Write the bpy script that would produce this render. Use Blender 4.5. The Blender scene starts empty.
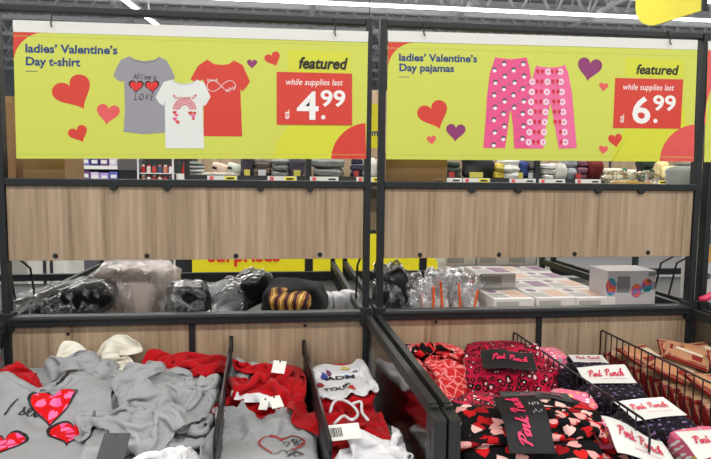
import bpy, bmesh, math, random
import numpy as np
from mathutils import Vector, Matrix

random.seed(7)
RNG = np.random.default_rng(11)
scn = bpy.context.scene
COL = scn.collection

# ------------------------------------------------------------------ camera
FPX, W, H_ = 600.0, 711, 459
YAW, PITCH, ROLL = math.radians(7), math.radians(5), 0.010
CAM = np.array([0.0, -2.05, 1.5])


def cam_rows(y, p, r):
    cy, sy, cp, sp, cr, sr = math.cos(y), math.sin(y), math.cos(p), math.sin(p), math.cos(r), math.sin(r)
    A = np.array([[cy, -sy, 0], [0, 0, -1], [sy, cy, 0]])
    B = np.array([[1, 0, 0], [0, cp, -sp], [0, sp, cp]])
    C = np.array([[cr, -sr, 0], [sr, cr, 0], [0, 0, 1]])
    return C @ B @ A


RM = cam_rows(YAW, PITCH, ROLL)
cd = bpy.data.cameras.new('camera')
cam = bpy.data.objects.new('camera', cd)
COL.objects.link(cam)
cd.sensor_width = 36
cd.lens = 36 * FPX / W
cd.clip_start = 0.02
cam.matrix_world = Matrix(((RM[0][0], -RM[1][0], -RM[2][0], CAM[0]), (RM[0][1], -RM[1][1], -RM[2][1], CAM[1]),
                           (RM[0][2], -RM[1][2], -RM[2][2], CAM[2]), (0, 0, 0, 1)))
scn.camera = cam


def ray(px, py):
    return RM.T @ np.array([(px - 355.5) / FPX, (py - 229.5) / FPX, 1.0])


def PY(px, py, Y):          # pixel -> point on the vertical plane y = Y
    d = ray(px, py)
    return CAM + d * ((Y - CAM[1]) / d[1])


def PZ(px, py, Z):          # pixel -> point on the horizontal plane z = Z
    d = ray(px, py)
    return CAM + d * ((Z - CAM[2]) / d[2])


def project(P):
    q = (np.asarray(P) - CAM) @ RM.T
    return q[..., 0] / q[..., 2] * FPX + 355.5, q[..., 1] / q[..., 2] * FPX + 229.5


# ------------------------------------------------------------------ world, lights, exposure
wd = bpy.data.worlds.new('world')
scn.world = wd
wd.use_nodes = True
wd.node_tree.nodes['Background'].inputs[0].default_value = (0.86, 0.93, 1.0, 1)
wd.node_tree.nodes['Background'].inputs[1].default_value = 0.40
vs = scn.view_settings
vs.view_transform = 'Standard'
vs.look = 'None'
vs.exposure = -0.17
vs.gamma = 1.0
vs.use_curve_mapping = False


def area(name, loc, sx, sy, power, color=(1, 0.97, 0.92)):
    l = bpy.data.lights.new(name, 'AREA')
    l.shape = 'RECTANGLE'
    l.size, l.size_y, l.energy, l.color = sx, sy, power, color
    o = bpy.data.objects.new(name, l)
    o.location = loc
    COL.objects.link(o)
    return o


CEIL_Z = 4.6
area('strip_lamp_light', (0.8, -6.5, CEIL_Z - 0.35), 16, 0.30, 480)
area('strip_lamp_light', (0.8, -2.3, CEIL_Z - 0.35), 16, 0.30, 400)
area('strip_lamp_light', (0.8, 2.6, CEIL_Z - 0.35), 16, 0.30, 560)
area('strip_lamp_light', (2.0, 7.0, CEIL_Z - 0.35), 18, 0.30, 420)

# ------------------------------------------------------------------ materials
MATS = {}


def srgb(r, g, b):
    f = lambda c: (c / 255 / 12.92) if c / 255 <= 0.04045 else ((c / 255 + 0.055) / 1.055) ** 2.4
    return (f(r), f(g), f(b), 1)


class NT:
    def __init__(s, name):
        s.m = bpy.data.materials.new(name)
        s.m.use_nodes = True
        s.t = s.m.node_tree
        s.b = s.t.nodes['Principled BSDF']

    def n(s, typ, **kw):
        nd = s.t.nodes.new(typ)
        for k, v in kw.items():
            if isinstance(k, str) and hasattr(nd, k):
                setattr(nd, k, v)
        return nd

    def l(s, a, b):
        s.t.links.new(a, b)

    def math(s, op, a, b=None, c=None):
        nd = s.n('ShaderNodeMath', operation=op)
        for i, v in enumerate((a, b, c)):
            if v is None:
                continue
            if isinstance(v, (int, float)):
                nd.inputs[i].default_value = v
            else:
                s.l(v, nd.inputs[i])
        return nd.outputs[0]

    def mix(s, fac, a, b):
        nd = s.n('ShaderNodeMix')
        nd.data_type = 'RGBA'
        for i, v in ((0, fac), (6, a), (7, b)):
            if isinstance(v, (int, float)):
                nd.inputs[i].default_value = v
            elif isinstance(v, tuple):
                nd.inputs[i].default_value = v
            else:
                s.l(v, nd.inputs[i])
        return nd.outputs[2]

    def coord(s, out='Object', scale=(1, 1, 1), rot=(0, 0, 0)):
        tc = s.n('ShaderNodeTexCoord')
        mp = s.n('ShaderNodeMapping')
        mp.inputs['Scale'].default_value = scale
        mp.inputs['Rotation'].default_value = rot
        s.l(tc.outputs[out], mp.inputs[0])
        return mp.outputs[0]

    def noise(s, vec, scale, detail=4, rough=0.55):
        nd = s.n('ShaderNodeTexNoise')
        nd.inputs['Scale'].default_value = scale
        nd.inputs['Detail'].default_value = detail
        nd.inputs['Roughness'].default_value = rough
        s.l(vec, nd.inputs['Vector'])
        return nd.outputs['Fac']

    def ramp(s, fac, stops):
        nd = s.n('ShaderNodeValToRGB')
        el = nd.color_ramp.elements
        while len(el) < len(stops):
            el.new(0.5)
        for e, (p, c) in zip(el, stops):
            e.position, e.color = p, c
        s.l(fac, nd.inputs[0])
        return nd.outputs[0]

    def bump(s, h, strength=0.2, dist=0.002):
        nd = s.n('ShaderNodeBump')
        nd.inputs['Strength'].default_value = strength
        nd.inputs['Distance'].default_value = dist
        s.l(h, nd.inputs['Height'])
        s.l(nd.outputs[0], s.b.inputs['Normal'])


def mat(name, rgb, rough=0.6, var=0.12, vscale=30, metal=0.0, emit=0.0, alpha=1.0, spec=0.5, sheen=0.0, bump=0.0):
    if name in MATS:
        return MATS[name]
    k = NT(name)
    c = srgb(*rgb)
    v = k.coord('Object')
    n = k.noise(v, vscale, 3)
    d = tuple(x * (1 - var) for x in c[:3]) + (1,)
    e = tuple(min(1, x * (1 + var)) for x in c[:3]) + (1,)
    col = k.mix(n, d, e)
    k.l(col, k.b.inputs['Base Color'])
    k.b.inputs['Roughness'].default_value = rough
    k.b.inputs['Metallic'].default_value = metal
    k.b.inputs['Specular IOR Level'].default_value = spec
    k.b.inputs['Alpha'].default_value = alpha
    if sheen:
        k.b.inputs['Sheen Weight'].default_value = sheen
    if emit:
        k.l(col, k.b.inputs['Emission Color'])
        k.b.inputs['Emission Strength'].default_value = emit
    if bump:
        k.bump(k.noise(v, vscale * 6, 2), bump, 0.001)
    MATS[name] = k.m
    return k.m


def wood_mat(name, tint=1.0):
    k = NT(name)
    v = k.coord('Object', (1, 1, 1))
    sep = k.n('ShaderNodeSeparateXYZ')
    k.l(v, sep.inputs[0])
    # strip tone: each glued stave has its own tone
    jit = k.noise(k.coord('Object', (1, 1, 0.4)), 3.0, 1)
    sx = k.math('FLOOR', k.math('MULTIPLY', k.math('ADD', sep.outputs[0], 5.0), 24.0))
    wn = k.n('ShaderNodeTexWhiteNoise')
    wn.noise_dimensions = '1D'
    k.l(sx, wn.inputs['W'])
    g1 = k.noise(k.coord('Object', (42, 42, 1.6)), 1.6, 5, 0.6)
    g2 = k.noise(k.coord('Object', (190, 190, 4.0)), 1.5, 4, 0.7)
    a = k.math('MULTIPLY_ADD', g1, 0.95, k.math('MULTIPLY_ADD', wn.outputs[0], 0.20, -0.08))
    a = k.math('MULTIPLY_ADD', g2, 0.36, k.math('SUBTRACT', a, 0.04))
    T = tint
    col = k.ramp(a, [(0.30, srgb(112 * T, 92 * T, 72 * T)), (0.50, srgb(153 * T, 131 * T, 106 * T)), (0.72, srgb(173 * T, 151 * T, 125 * T)), (0.95, srgb(188 * T, 167 * T, 142 * T))])
    k.l(col, k.b.inputs['Base Color'])
    k.b.inputs['Roughness'].default_value = 0.5
    k.bump(g2, 0.15, 0.001)
    MATS[name] = k.m
    return k.m


def cloth_mat(name, rgb, heather=0.10, rough=0.95, scale=260):
    if name in MATS:
        return MATS[name]
    k = NT(name)
    v = k.coord('UV')
    n1 = k.noise(v, scale, 3, 0.7)
    n2 = k.noise(v, 14, 2)
    c = srgb(*rgb)
    lo = tuple(x * (1 - heather) for x in c[:3]) + (1,)
    hi = tuple(min(1, x * (1 + heather)) for x in c[:3]) + (1,)
    col = k.mix(k.math('MULTIPLY_ADD', n1, 0.8, k.math('MULTIPLY', n2, 0.2)), lo, hi)
    k.l(col, k.b.inputs['Base Color'])
    k.b.inputs['Roughness'].default_value = rough
    k.b.inputs['Sheen Weight'].default_value = 0.08
    k.b.inputs['Specular IOR Level'].default_value = 0.2
    k.bump(n1, 0.25, 0.0006)
    MATS[name] = k.m
    return k.m


def heart_field(k, vec, scale, size, rnd=0.75):
    """a scatter of hearts: 1 inside a heart, 0 outside, plus a random value per heart"""
    vo = k.n('ShaderNodeTexVoronoi')
    vo.voronoi_dimensions = '2D'
    vo.inputs['Scale'].default_value = scale
    vo.inputs['Randomness'].default_value = rnd
    k.l(vec, vo.inputs['Vector'])
    sub = k.n('ShaderNodeVectorMath', operation='SUBTRACT')
    k.l(vec, sub.inputs[0])
    k.l(vo.outputs['Position'], sub.inputs[1])
    sc = k.n('ShaderNodeSeparateColor')
    k.l(vo.outputs['Color'], sc.inputs[0])
    rot = k.n('ShaderNodeVectorRotate', rotation_type='Z_AXIS')
    k.l(sub.outputs[0], rot.inputs['Vector'])
    k.l(k.math('MULTIPLY_ADD', sc.outputs[0], 2.4, -1.2), rot.inputs['Angle'])
    xyz = k.n('ShaderNodeSeparateXYZ')
    k.l(rot.outputs[0], xyz.inputs[0])
    x = k.math('MULTIPLY', xyz.outputs[0], scale / size)
    y = k.math('MULTIPLY', xyz.outputs[1], scale / size)
    ax = k.math('ABSOLUTE', x)
    yy = k.math('SUBTRACT', y, k.math('MULTIPLY', k.math('SQRT', ax), 0.62))
    d = k.math('ADD', k.math('MULTIPLY', x, x), k.math('MULTIPLY', yy, yy))
    ins = k.math('LESS_THAN', d, 0.22)
    return ins, sc.outputs[1], sc.outputs[2]


def heart_cloth(name, base, cols, scale=22, size=0.55, dots=None, cols2=None):
    k = NT(name)
    v = k.coord('UV')
    col = srgb(*base)
    for i, cc in enumerate([cols] + ([cols2] if cols2 else [])):
        vv = k.coord('UV', (1, 1, 1), (0, 0, 1.9 * i))
        ins, r1, r2 = heart_field(k, vv, scale * (1 + 0.13 * i), size, 0.55)
        hc = k.ramp(r1, [(j / len(cc), srgb(*c)) for j, c in enumerate(cc)])
        k.t.nodes[-1].color_ramp.interpolation = 'CONSTANT'
        col = k.mix(ins, col, hc)
    if dots:
        vo = k.n('ShaderNodeTexVoronoi')
        vo.voronoi_dimensions = '2D'
        vo.inputs['Scale'].default_value = scale * 2.1
        k.l(v, vo.inputs['Vector'])
        m = k.math('MULTIPLY', k.math('LESS_THAN', vo.outputs['Distance'], 0.22), k.math('SUBTRACT', 1.0, ins))
        col = k.mix(m, col, srgb(*dots))
    k.l(col, k.b.inputs['Base Color'])
    k.b.inputs['Roughness'].default_value = 0.9
    k.b.inputs['Specular IOR Level'].default_value = 0.2
    k.bump(k.noise(v, 300, 2), 0.2, 0.0006)
    MATS[name] = k.m
    return k.m


def leopard_cloth(name, base, spot, core, scale=46):
    k = NT(name)
    v = k.coord('UV')
    w = k.n('ShaderNodeTexNoise')
    w.inputs['Scale'].default_value = 25
    k.l(v, w.inputs['Vector'])
    ad = k.n('ShaderNodeVectorMath', operation='MULTIPLY_ADD')
    ad.inputs[1].default_value = (0.02, 0.02, 0)
    k.l(w.outputs['Color'], ad.inputs[0])
    k.l(v, ad.inputs[2])
    vo = k.n('ShaderNodeTexVoronoi')
    vo.voronoi_dimensions = '2D'
    vo.inputs['Scale'].default_value = scale
    k.l(ad.outputs[0], vo.inputs['Vector'])
    d = vo.outputs['Distance']
    sc = k.n('ShaderNodeSeparateColor')
    k.l(vo.outputs['Color'], sc.inputs[0])
    ring = k.math('LESS_THAN', d, k.math('MULTIPLY_ADD', sc.outputs[0], 0.14, 0.36))
    inner = k.math('LESS_THAN', d, k.math('MULTIPLY_ADD', sc.outputs[1], 0.14, 0.12))
    ic = k.mix(k.math('GREATER_THAN', sc.outputs[2], 0.72), srgb(*base), srgb(*core))
    col = k.mix(ring, srgb(*base), srgb(*spot))
    col = k.mix(inner, col, ic)
    k.l(col, k.b.inputs['Base Color'])
    k.b.inputs['Roughness'].default_value = 0.85
    k.b.inputs['Specular IOR Level'].default_value = 0.2
    MATS[name] = k.m
    return k.m


def paisley_cloth(name, base, line, scale=16):
    """red bandana print: fine pale curved lines on red"""
    k = NT(name)
    v = k.coord('UV')
    w = k.n('ShaderNodeTexWave')
    w.wave_type = 'RINGS'
    w.inputs['Scale'].default_value = scale
    w.inputs['Distortion'].default_value = 9
    w.inputs['Detail'].default_value = 2
    w.inputs['Detail Scale'].default_value = 2.2
    k.l(v, w.inputs['Vector'])
    m = k.math('GREATER_THAN', w.outputs['Fac'], 0.86)
    vo = k.n('ShaderNodeTexVoronoi')
    vo.voronoi_dimensions = '2D'
    vo.feature = 'DISTANCE_TO_EDGE'
    vo.inputs['Scale'].default_value = scale * 1.6
    k.l(v, vo.inputs['Vector'])
    m2 = k.math('LESS_THAN', vo.outputs['Distance'], 0.05)
    mm = k.math('MAXIMUM', m, m2)
    col = k.mix(k.math('MULTIPLY', mm, 0.85), srgb(*base), srgb(*line))
    k.l(col, k.b.inputs['Base Color'])
    k.b.inputs['Roughness'].default_value = 0.85
    MATS[name] = k.m
    return k.m


def dots_cloth(name, base, cols, scale=26, r=0.26):
    k = NT(name)
    v = k.coord('UV')
    vo = k.n('ShaderNodeTexVoronoi')
    vo.voronoi_dimensions = '2D'
    vo.inputs['Scale'].default_value = scale
    vo.inputs['Randomness'].default_value = 0.7
    k.l(v, vo.inputs['Vector'])
    sc = k.n('ShaderNodeSeparateColor')
    k.l(vo.outputs['Color'], sc.inputs[0])
    hc = k.ramp(sc.outputs[0], [(i / len(cols), srgb(*c)) for i, c in enumerate(cols)])
    k.t.nodes[-1].color_ramp.interpolation = 'CONSTANT'
    col = k.mix(k.math('LESS_THAN', vo.outputs['Distance'], r), srgb(*base), hc)
    k.l(col, k.b.inputs['Base Color'])
    k.b.inputs['Roughness'].default_value = 0.9
    MATS[name] = k.m
    return k.m


def film_mat(name, base=0.03, rough=0.10, ridge=0.35, bump=0.6, milk=0.35):
    """clear film: mostly see-through, glossy on its creases and at glancing angles"""
    k = NT(name)
    v = k.coord('Object')
    n = k.noise(v, 38, 4, 0.7)
    cr = k.math('SUBTRACT', 1.0, k.math('MULTIPLY', k.math('ABSOLUTE', k.math('SUBTRACT', n, 0.5)), 14.0))
    cr = k.math('MULTIPLY', k.math('MAXIMUM', cr, 0.0), ridge)
    fr = k.n('ShaderNodeFresnel')
    fr.inputs['IOR'].default_value = 1.4
    bp = k.n('ShaderNodeBump')
    bp.inputs['Strength'].default_value = bump
    bp.inputs['Distance'].default_value = 0.008
    k.l(n, bp.inputs['Height'])
    k.l(bp.outputs[0], fr.inputs['Normal'])
    fac = k.math('MINIMUM', k.math('ADD', k.math('MULTIPLY_ADD', fr.outputs[0], 0.9, base), cr), 0.85)
    tr_ = k.n('ShaderNodeBsdfTransparent')
    gl = k.n('ShaderNodeBsdfGlossy')
    gl.inputs['Roughness'].default_value = rough
    k.l(bp.outputs[0], gl.inputs['Normal'])
    df = k.n('ShaderNodeBsdfDiffuse')
    df.inputs['Color'].default_value = (0.85, 0.86, 0.87, 1)
    m2 = k.n('ShaderNodeMixShader')
    m2.inputs[0].default_value = milk
    k.l(gl.outputs[0], m2.inputs[1])
    k.l(df.outputs[0], m2.inputs[2])
    mx = k.n('ShaderNodeMixShader')
    k.l(fac, mx.inputs[0])
    k.l(tr_.outputs[0], mx.inputs[1])
    k.l(m2.outputs[0], mx.inputs[2])
    k.l(mx.outputs[0], k.t.nodes['Material Output'].inputs[0])
    MATS[name] = k.m
    return k.m


WOOD = wood_mat('oak_laminate')
METAL = mat('dark_metal', (25, 28, 31), 0.45, 0.08, 20, spec=0.5)
METAL2 = mat('charcoal_metal', (40, 42, 43), 0.5, 0.08, 20)
WIRE = mat('black_wire', (26, 26, 28), 0.4, 0.05)
YEL = mat('banner_yellow', (206, 213, 88), 0.42, 0.02, 3)
YEL2 = mat('banner_yellow_bright', (212, 215, 58), 0.42, 0.02, 3)
REDP = mat('print_red', (212, 62, 48), 0.45, 0.02, 3)
PINKP = mat('print_coral', (226, 92, 92), 0.45, 0.02, 3)
PURP = mat('print_purple', (140, 52, 110), 0.45, 0.02, 3)
NAVY = mat('print_navy', (28, 58, 120), 0.5, 0.03, 3)
BLACKP = mat('print_black', (24, 24, 26), 0.5, 0.03)
WHITEP = mat('print_white', (240, 240, 238), 0.5, 0.02)
GREYP = mat('print_grey', (150, 148, 156), 0.5, 0.06, 60)
HOTP = mat('print_hot_pink', (232, 84, 140), 0.5, 0.04, 20)
WHITEM = mat('white_card', (226, 226, 222), 0.55, 0.03)
BROWN = mat('cardboard', (160, 124, 88), 0.8, 0.08, 18)
ORANGE = mat('orange_plastic', (232, 92, 30), 0.35, 0.06)
GREENS = mat('green_plastic', (34, 110, 80), 0.4, 0.08)
GREY_T = cloth_mat('grey_heather_jersey', (158, 160, 163), 0.22)
RED_T = cloth_mat('red_jersey', (178, 14, 24), 0.08)
WHITE_T = cloth_mat('white_jersey', (226, 226, 230), 0.05)
CREAM_T = cloth_mat('cream_jersey', (226, 222, 208), 0.05)
BLACK_T = cloth_mat('black_jersey', (18, 18, 20), 0.2)
HEARTS_B = heart_cloth('black_heart_jersey', (14, 13, 15), [(196, 22, 30), (206, 34, 34), (150, 16, 24)], 19, 0.62, None, [(236, 168, 164), (240, 196, 188), (190, 24, 30)])
LEO = leopard_cloth('pink_leopard_jersey', (176, 18, 54), (16, 11, 14), (236, 190, 196), 56)
PAIS = paisley_cloth('red_bandana_jersey', (200, 26, 28), (238, 150, 150))
GLASSES = heart_cloth('red_with_pink_hearts', (218, 20, 24), [(244, 96, 158), (246, 116, 170)], 30, 0.8)
SOCK_B = heart_cloth('black_sock_knit', (22, 20, 28), [(140, 110, 155), (110, 92, 128)], 42, 0.36, dots=(52, 40, 62))
SOCK_P = dots_cloth('pink_sock_knit', (232, 110, 146), [(240, 190, 80), (250, 150, 120), (150, 200, 190), (246, 246, 240)], 42, 0.22)
FILM = film_mat('clear_film')
FILM2 = film_mat('clear_sheet', 0.02, 0.05, 0.0, 0.02, 0.0)
FILM3 = film_mat('milky_film', 0.16, 0.10, 0.5, 0.7, 0.55)


# ------------------------------------------------------------------ mesh helpers
def tag(o, label=None, cat=None, group=None, kind=None):
    if label:
        o['label'] = label
    if cat:
        o['category'] = cat
    if group:
        o['group'] = group
    if kind:
        o['kind'] = kind
    return o


def empty(name, loc, label=None, cat=None, group=None, rz=0.0, kind=None):
    o = bpy.data.objects.new(name, None)
    o.empty_display_size = 0.05
    o.location = loc
    o.rotation_euler[2] = rz
    COL.objects.link(o)
    return tag(o, label, cat, group, kind)


def link(name, me, m, parent=None, smooth=False):
    o = bpy.data.objects.new(name, me)
    COL.objects.link(o)
    if m is not None:
        if isinstance(m, (list, tuple)):
            for x in m:
                me.materials.append(x)
        elif not me.materials:
            me.materials.append(m)
    if smooth:
        for p in me.polygons:
            p.use_smooth = True
    if parent is not None:
        attach(o, parent)
    return o


class MB:
    """collects shapes; build() links them as one mesh"""

    def __init__(s):
        s.v, s.f, s.mi = [], [], []

    def add(s, vs, fs, mi=0):
        o = len(s.v)
        s.v += [tuple(map(float, p)) for p in vs]
        s.f += [tuple(i + o for i in f) for f in fs]
        s.mi += [mi] * len(fs)
        return s

    def box(s, x0, x1, y0, y1, z0, z1, mi=0, bev=0.0):
        if bev <= 0:
            vs = [(x, y, z) for x in (x0, x1) for y in (y0, y1) for z in (z0, z1)]
            fs = [(0, 1, 3, 2), (4, 6, 7, 5), (0, 4, 5, 1), (2, 3, 7, 6), (0, 2, 6, 4), (1, 5, 7, 3)]
            return s.add(vs, fs, mi)
        bm = bmesh.new()
        bmesh.ops.create_cube(bm, size=1)
        for v in bm.verts:
            v.co = Vector(((x0 + x1) / 2 + v.co.x * (x1 - x0), (y0 + y1) / 2 + v.co.y * (y1 - y0), (z0 + z1) / 2 + v.co.z * (z1 - z0)))
        bmesh.ops.bevel(bm, geom=bm.edges[:], offset=bev, segments=2, affect='EDGES', profile=0.6)
        bm.verts.index_update()
        s.add([v.co for v in bm.verts], [[v.index for v in f.verts] for f in bm.faces], mi)
        bm.free()
        return s

    def tube(s, pts, r, seg=6, mi=0, flat=1.0):
        P = [Vector(p) for p in pts]
        rings = []
        n0 = None
        for i, p in enumerate(P):
            a = P[max(0, i - 1)]
            b = P[min(len(P) - 1, i + 1)]
            t = (b - a).normalized()
            if n0 is None:
                n0 = t.orthogonal().normalized()
            else:
                n0 = (n0 - t * n0.dot(t))
                n0 = n0.normalized() if n0.length > 1e-6 else t.orthogonal().normalized()
            bb = t.cross(n0)
            rr = r[i] if isinstance(r, (list, tuple)) else r
            rings.append([p + n0 * (rr * math.cos(2 * math.pi * k / seg)) + bb * (rr * flat * math.sin(2 * math.pi * k / seg)) for k in range(seg)])
        vs = [v for rg in rings for v in rg]
        fs = []
        for i in range(len(rings) - 1):
            for k in range(seg):
                fs.append((i * seg + k, i * seg + (k + 1) % seg, (i + 1) * seg + (k + 1) % seg, (i + 1) * seg + k))
        fs.append(tuple(range(seg))[::-1])
        fs.append(tuple(range((len(rings) - 1) * seg, len(rings) * seg)))
        return s.add(vs, fs, mi)

    def bar(s, a, b, w, h, mi=0, up=(0, 0, 1)):
        a, b, up = Vector(a), Vector(b), Vector(up)
        t = (b - a).normalized()
        sd = t.cross(up)
        sd = sd.normalized() if sd.length > 1e-4 else Vector((1, 0, 0))
        u = sd.cross(t)
        vs = []
        for p in (a, b):
            for i, j in ((-1, -1), (1, -1), (1, 1), (-1, 1)):
                vs.append(p + sd * (w / 2 * i) + u * (h / 2 * j))
        return s.add(vs, [(0, 3, 2, 1), (4, 5, 6, 7), (0, 1, 5, 4), (1, 2, 6, 5), (2, 3, 7, 6), (3, 0, 4, 7)], mi)

    def lathe(s, prof, seg=16, c=(0, 0, 0), mi=0):
        vs, fs = [], []
        for r, z in prof:
            for k in range(seg):
                a = 2 * math.pi * k / seg
                vs.append((c[0] + r * math.cos(a), c[1] + r * math.sin(a), c[2] + z))
        for i in range(len(prof) - 1):
            for k in range(seg):
                fs.append((i * seg + k, i * seg + (k + 1) % seg, (i + 1) * seg + (k + 1) % seg, (i + 1) * seg + k))
        fs.append(tuple(range(seg))[::-1])
        fs.append(tuple(range((len(prof) - 1) * seg, len(prof) * seg)))
        return s.add(vs, fs, mi)

    def mesh(s, name):
        me = bpy.data.meshes.new(name)
        me.from_pydata(s.v, [], s.f)
        for p, i in zip(me.polygons, s.mi):
            p.material_index = i
        me.update()
        return me

    def build(s, name, m, parent=None, smooth=False, world=True):
        me = s.mesh(name)
        o = link(name, me, m, None, smooth)
        if parent is not None:
            o.parent = parent
            if world:
                o.matrix_parent_inverse = parent_world(parent).inverted()
        return o


def parent_world(p):
    M = Matrix.LocRotScale(p.location, p.rotation_euler, p.scale)
    if p.parent is not None:
        M = parent_world(p.parent) @ p.matrix_parent_inverse @ M
    return M


def attach(o, parent):
    o.parent = parent
    o.matrix_parent_inverse = parent_world(parent).inverted()
    return o


def copy_tree(o, parent=None):
    c = o.copy()
    COL.objects.link(c)
    c.parent = parent
    for ch in list(o.children):
        copy_tree(ch, c)
    return c


def waves(n, lo, hi, seed):
    g = np.random.default_rng(seed)
    k = g.uniform(lo, hi, n)[:, None] * np.stack([np.cos(a := g.uniform(0, 6.28, n)), np.sin(a)], 1)
    return k, g.uniform(0, 6.28, n)


def fold_noise(x, y, seed, lo=12, hi=40, n=10, ridged=False):
    k, ph = waves(n, lo, hi, seed)
    out = np.zeros_like(x)
    for (a, b), p in zip(k, ph):
        s = np.sin(a * x + b * y + p)
        out += (1 - 2 * np.abs(s)) if ridged else s
    return out / math.sqrt(n)


def n3(P, seed, lo, hi, n=12, ridged=False):
    g = np.random.default_rng(seed)
    out = np.zeros(len(P))
    for _ in range(n):
        d = g.normal(size=3)
        d *= g.uniform(lo, hi) / np.linalg.norm(d)
        s = np.sin(P @ d + g.uniform(0, 6.28))
        out += (1 - 2 * np.abs(s)) if ridged else s
    return out / math.sqrt(n)


def soft_block(L, Wd, Ht, nx=26, ny=20, p=4.0, seed=0, amp=0.006, lo=15, hi=50, ridged=False, layers=0):
    """a soft folded slab (rounded cushion shape), base at z = 0; returns verts, faces, uvs"""
    vs, uv = [], []
    rings = 14
    for i in range(rings + 1):
        th = -math.pi / 2 + math.pi * i / rings
        cz = math.copysign(abs(math.sin(th)) ** 0.75, math.sin(th))
        cr = max(abs(math.cos(th)), 1e-4) ** 0.35
        for j in range(nx * 2):
            a = 2 * math.pi * j / (nx * 2)
            ca, sa = math.cos(a), math.sin(a)
            q = (abs(ca) ** p + abs(sa) ** p) ** (-1 / p)
            vs.append((L / 2 * ca * q * cr, Wd / 2 * sa * q * cr, Ht / 2 + Ht / 2 * cz))
    P = np.array(vs)
    nrm = P - np.array([0, 0, Ht / 2])
    nrm /= np.linalg.norm(nrm, axis=1)[:, None] + 1e-9
    d = n3(P, seed + 1, lo, hi, 12, ridged) * amp
    if layers:
        side = 1 - np.abs(nrm[:, 2])
        d -= 0.010 * side * (0.5 + 0.5 * np.cos(P[:, 2] / Ht * 2 * math.pi * layers + 3 * n3(P, seed + 5, 6, 14, 4))) ** 3
    P = P + nrm * d[:, None]
    P[:, 2] = np.maximum(P[:, 2], 0.0)
    nr = nx * 2
    fs = []
    for i in range(rings):
        for j in range(nr):
            fs.append((i * nr + j, i * nr + (j + 1) % nr, (i + 1) * nr + (j + 1) % nr, (i + 1) * nr + j))
    fs.append(tuple(range(nr))[::-1])
    fs.append(tuple(range(rings * nr, rings * nr + nr)))
    uv = np.stack([P[:, 0], P[:, 1] + P[:, 2]], 1) + np.array([seed * 0.37, seed * 0.71])
    return P, fs, uv


def np_mesh(name, P, fs, uv=None, M=None):
    P = np.asarray(P, float)
    if M is not None:
        A = np.array(M)
        P = P @ A[:3, :3].T + A[:3, 3]
    me = bpy.data.meshes.new(name)
    me.from_pydata(P.tolist(), [], fs)
    if uv is not None:
        l = me.uv_layers.new(name='UVMap')
        idx = np.zeros(len(me.loops), dtype=np.int32)
        me.loops.foreach_get('vertex_index', idx)
        l.data.foreach_set('uv', np.asarray(uv, np.float32)[idx].ravel())
    me.polygons.foreach_set('use_smooth', [True] * len(me.polygons))
    me.update()
    return me


def TR(loc, rz=0, rx=0, ry=0):
    return Matrix.Translation(Vector(loc)) @ Matrix.Rotation(rz, 4, 'Z') @ Matrix.Rotation(ry, 4, 'Y') @ Matrix.Rotation(rx, 4, 'X')


def soft_obj(name, m, parent, loc, dims, rz=0, rx=0, ry=0, **kw):
    P, fs, uv = soft_block(*dims, **kw)
    me = np_mesh(name, P, fs, uv, TR(loc, rz, rx, ry))
    o = link(name, me, m)
    if parent is not None:
        attach(o, parent)
    return o


# ------------------------------------------------------------------ lettering
def text2d(body, bold=0.0, shear=0.0, spacing=1.0):
    """flat lettering outline: 2D vertices (cap height about 0.7) and triangles/ngons"""
    cu = bpy.data.curves.new('lettering', 'FONT')
    cu.body = body
    cu.size = 1.0
    cu.shear = shear
    cu.offset = bold
    cu.space_character = spacing
    cu.resolution_u = 3
    cu.fill_mode = 'FRONT'
    o = bpy.data.objects.new('lettering', cu)
    COL.objects.link(o)
    me = bpy.data.meshes.new_from_object(o)
    V = np.array([v.co[:2] for v in me.vertices]) if len(me.vertices) else np.zeros((0, 2))
    F = [tuple(p.vertices) for p in me.polygons]
    bpy.data.objects.remove(o)
    bpy.data.curves.remove(cu)
    bpy.data.meshes.remove(me)
    return V, F


def fit2d(V, w, h=None):
    """scale lettering so its box is w wide (and h high), origin lower left"""
    lo, hi = V.min(0), V.max(0)
    s = w / (hi[0] - lo[0])
    t = s if h is None else h / (hi[1] - lo[1])
    return (V - lo) * np.array([s, t])


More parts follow.
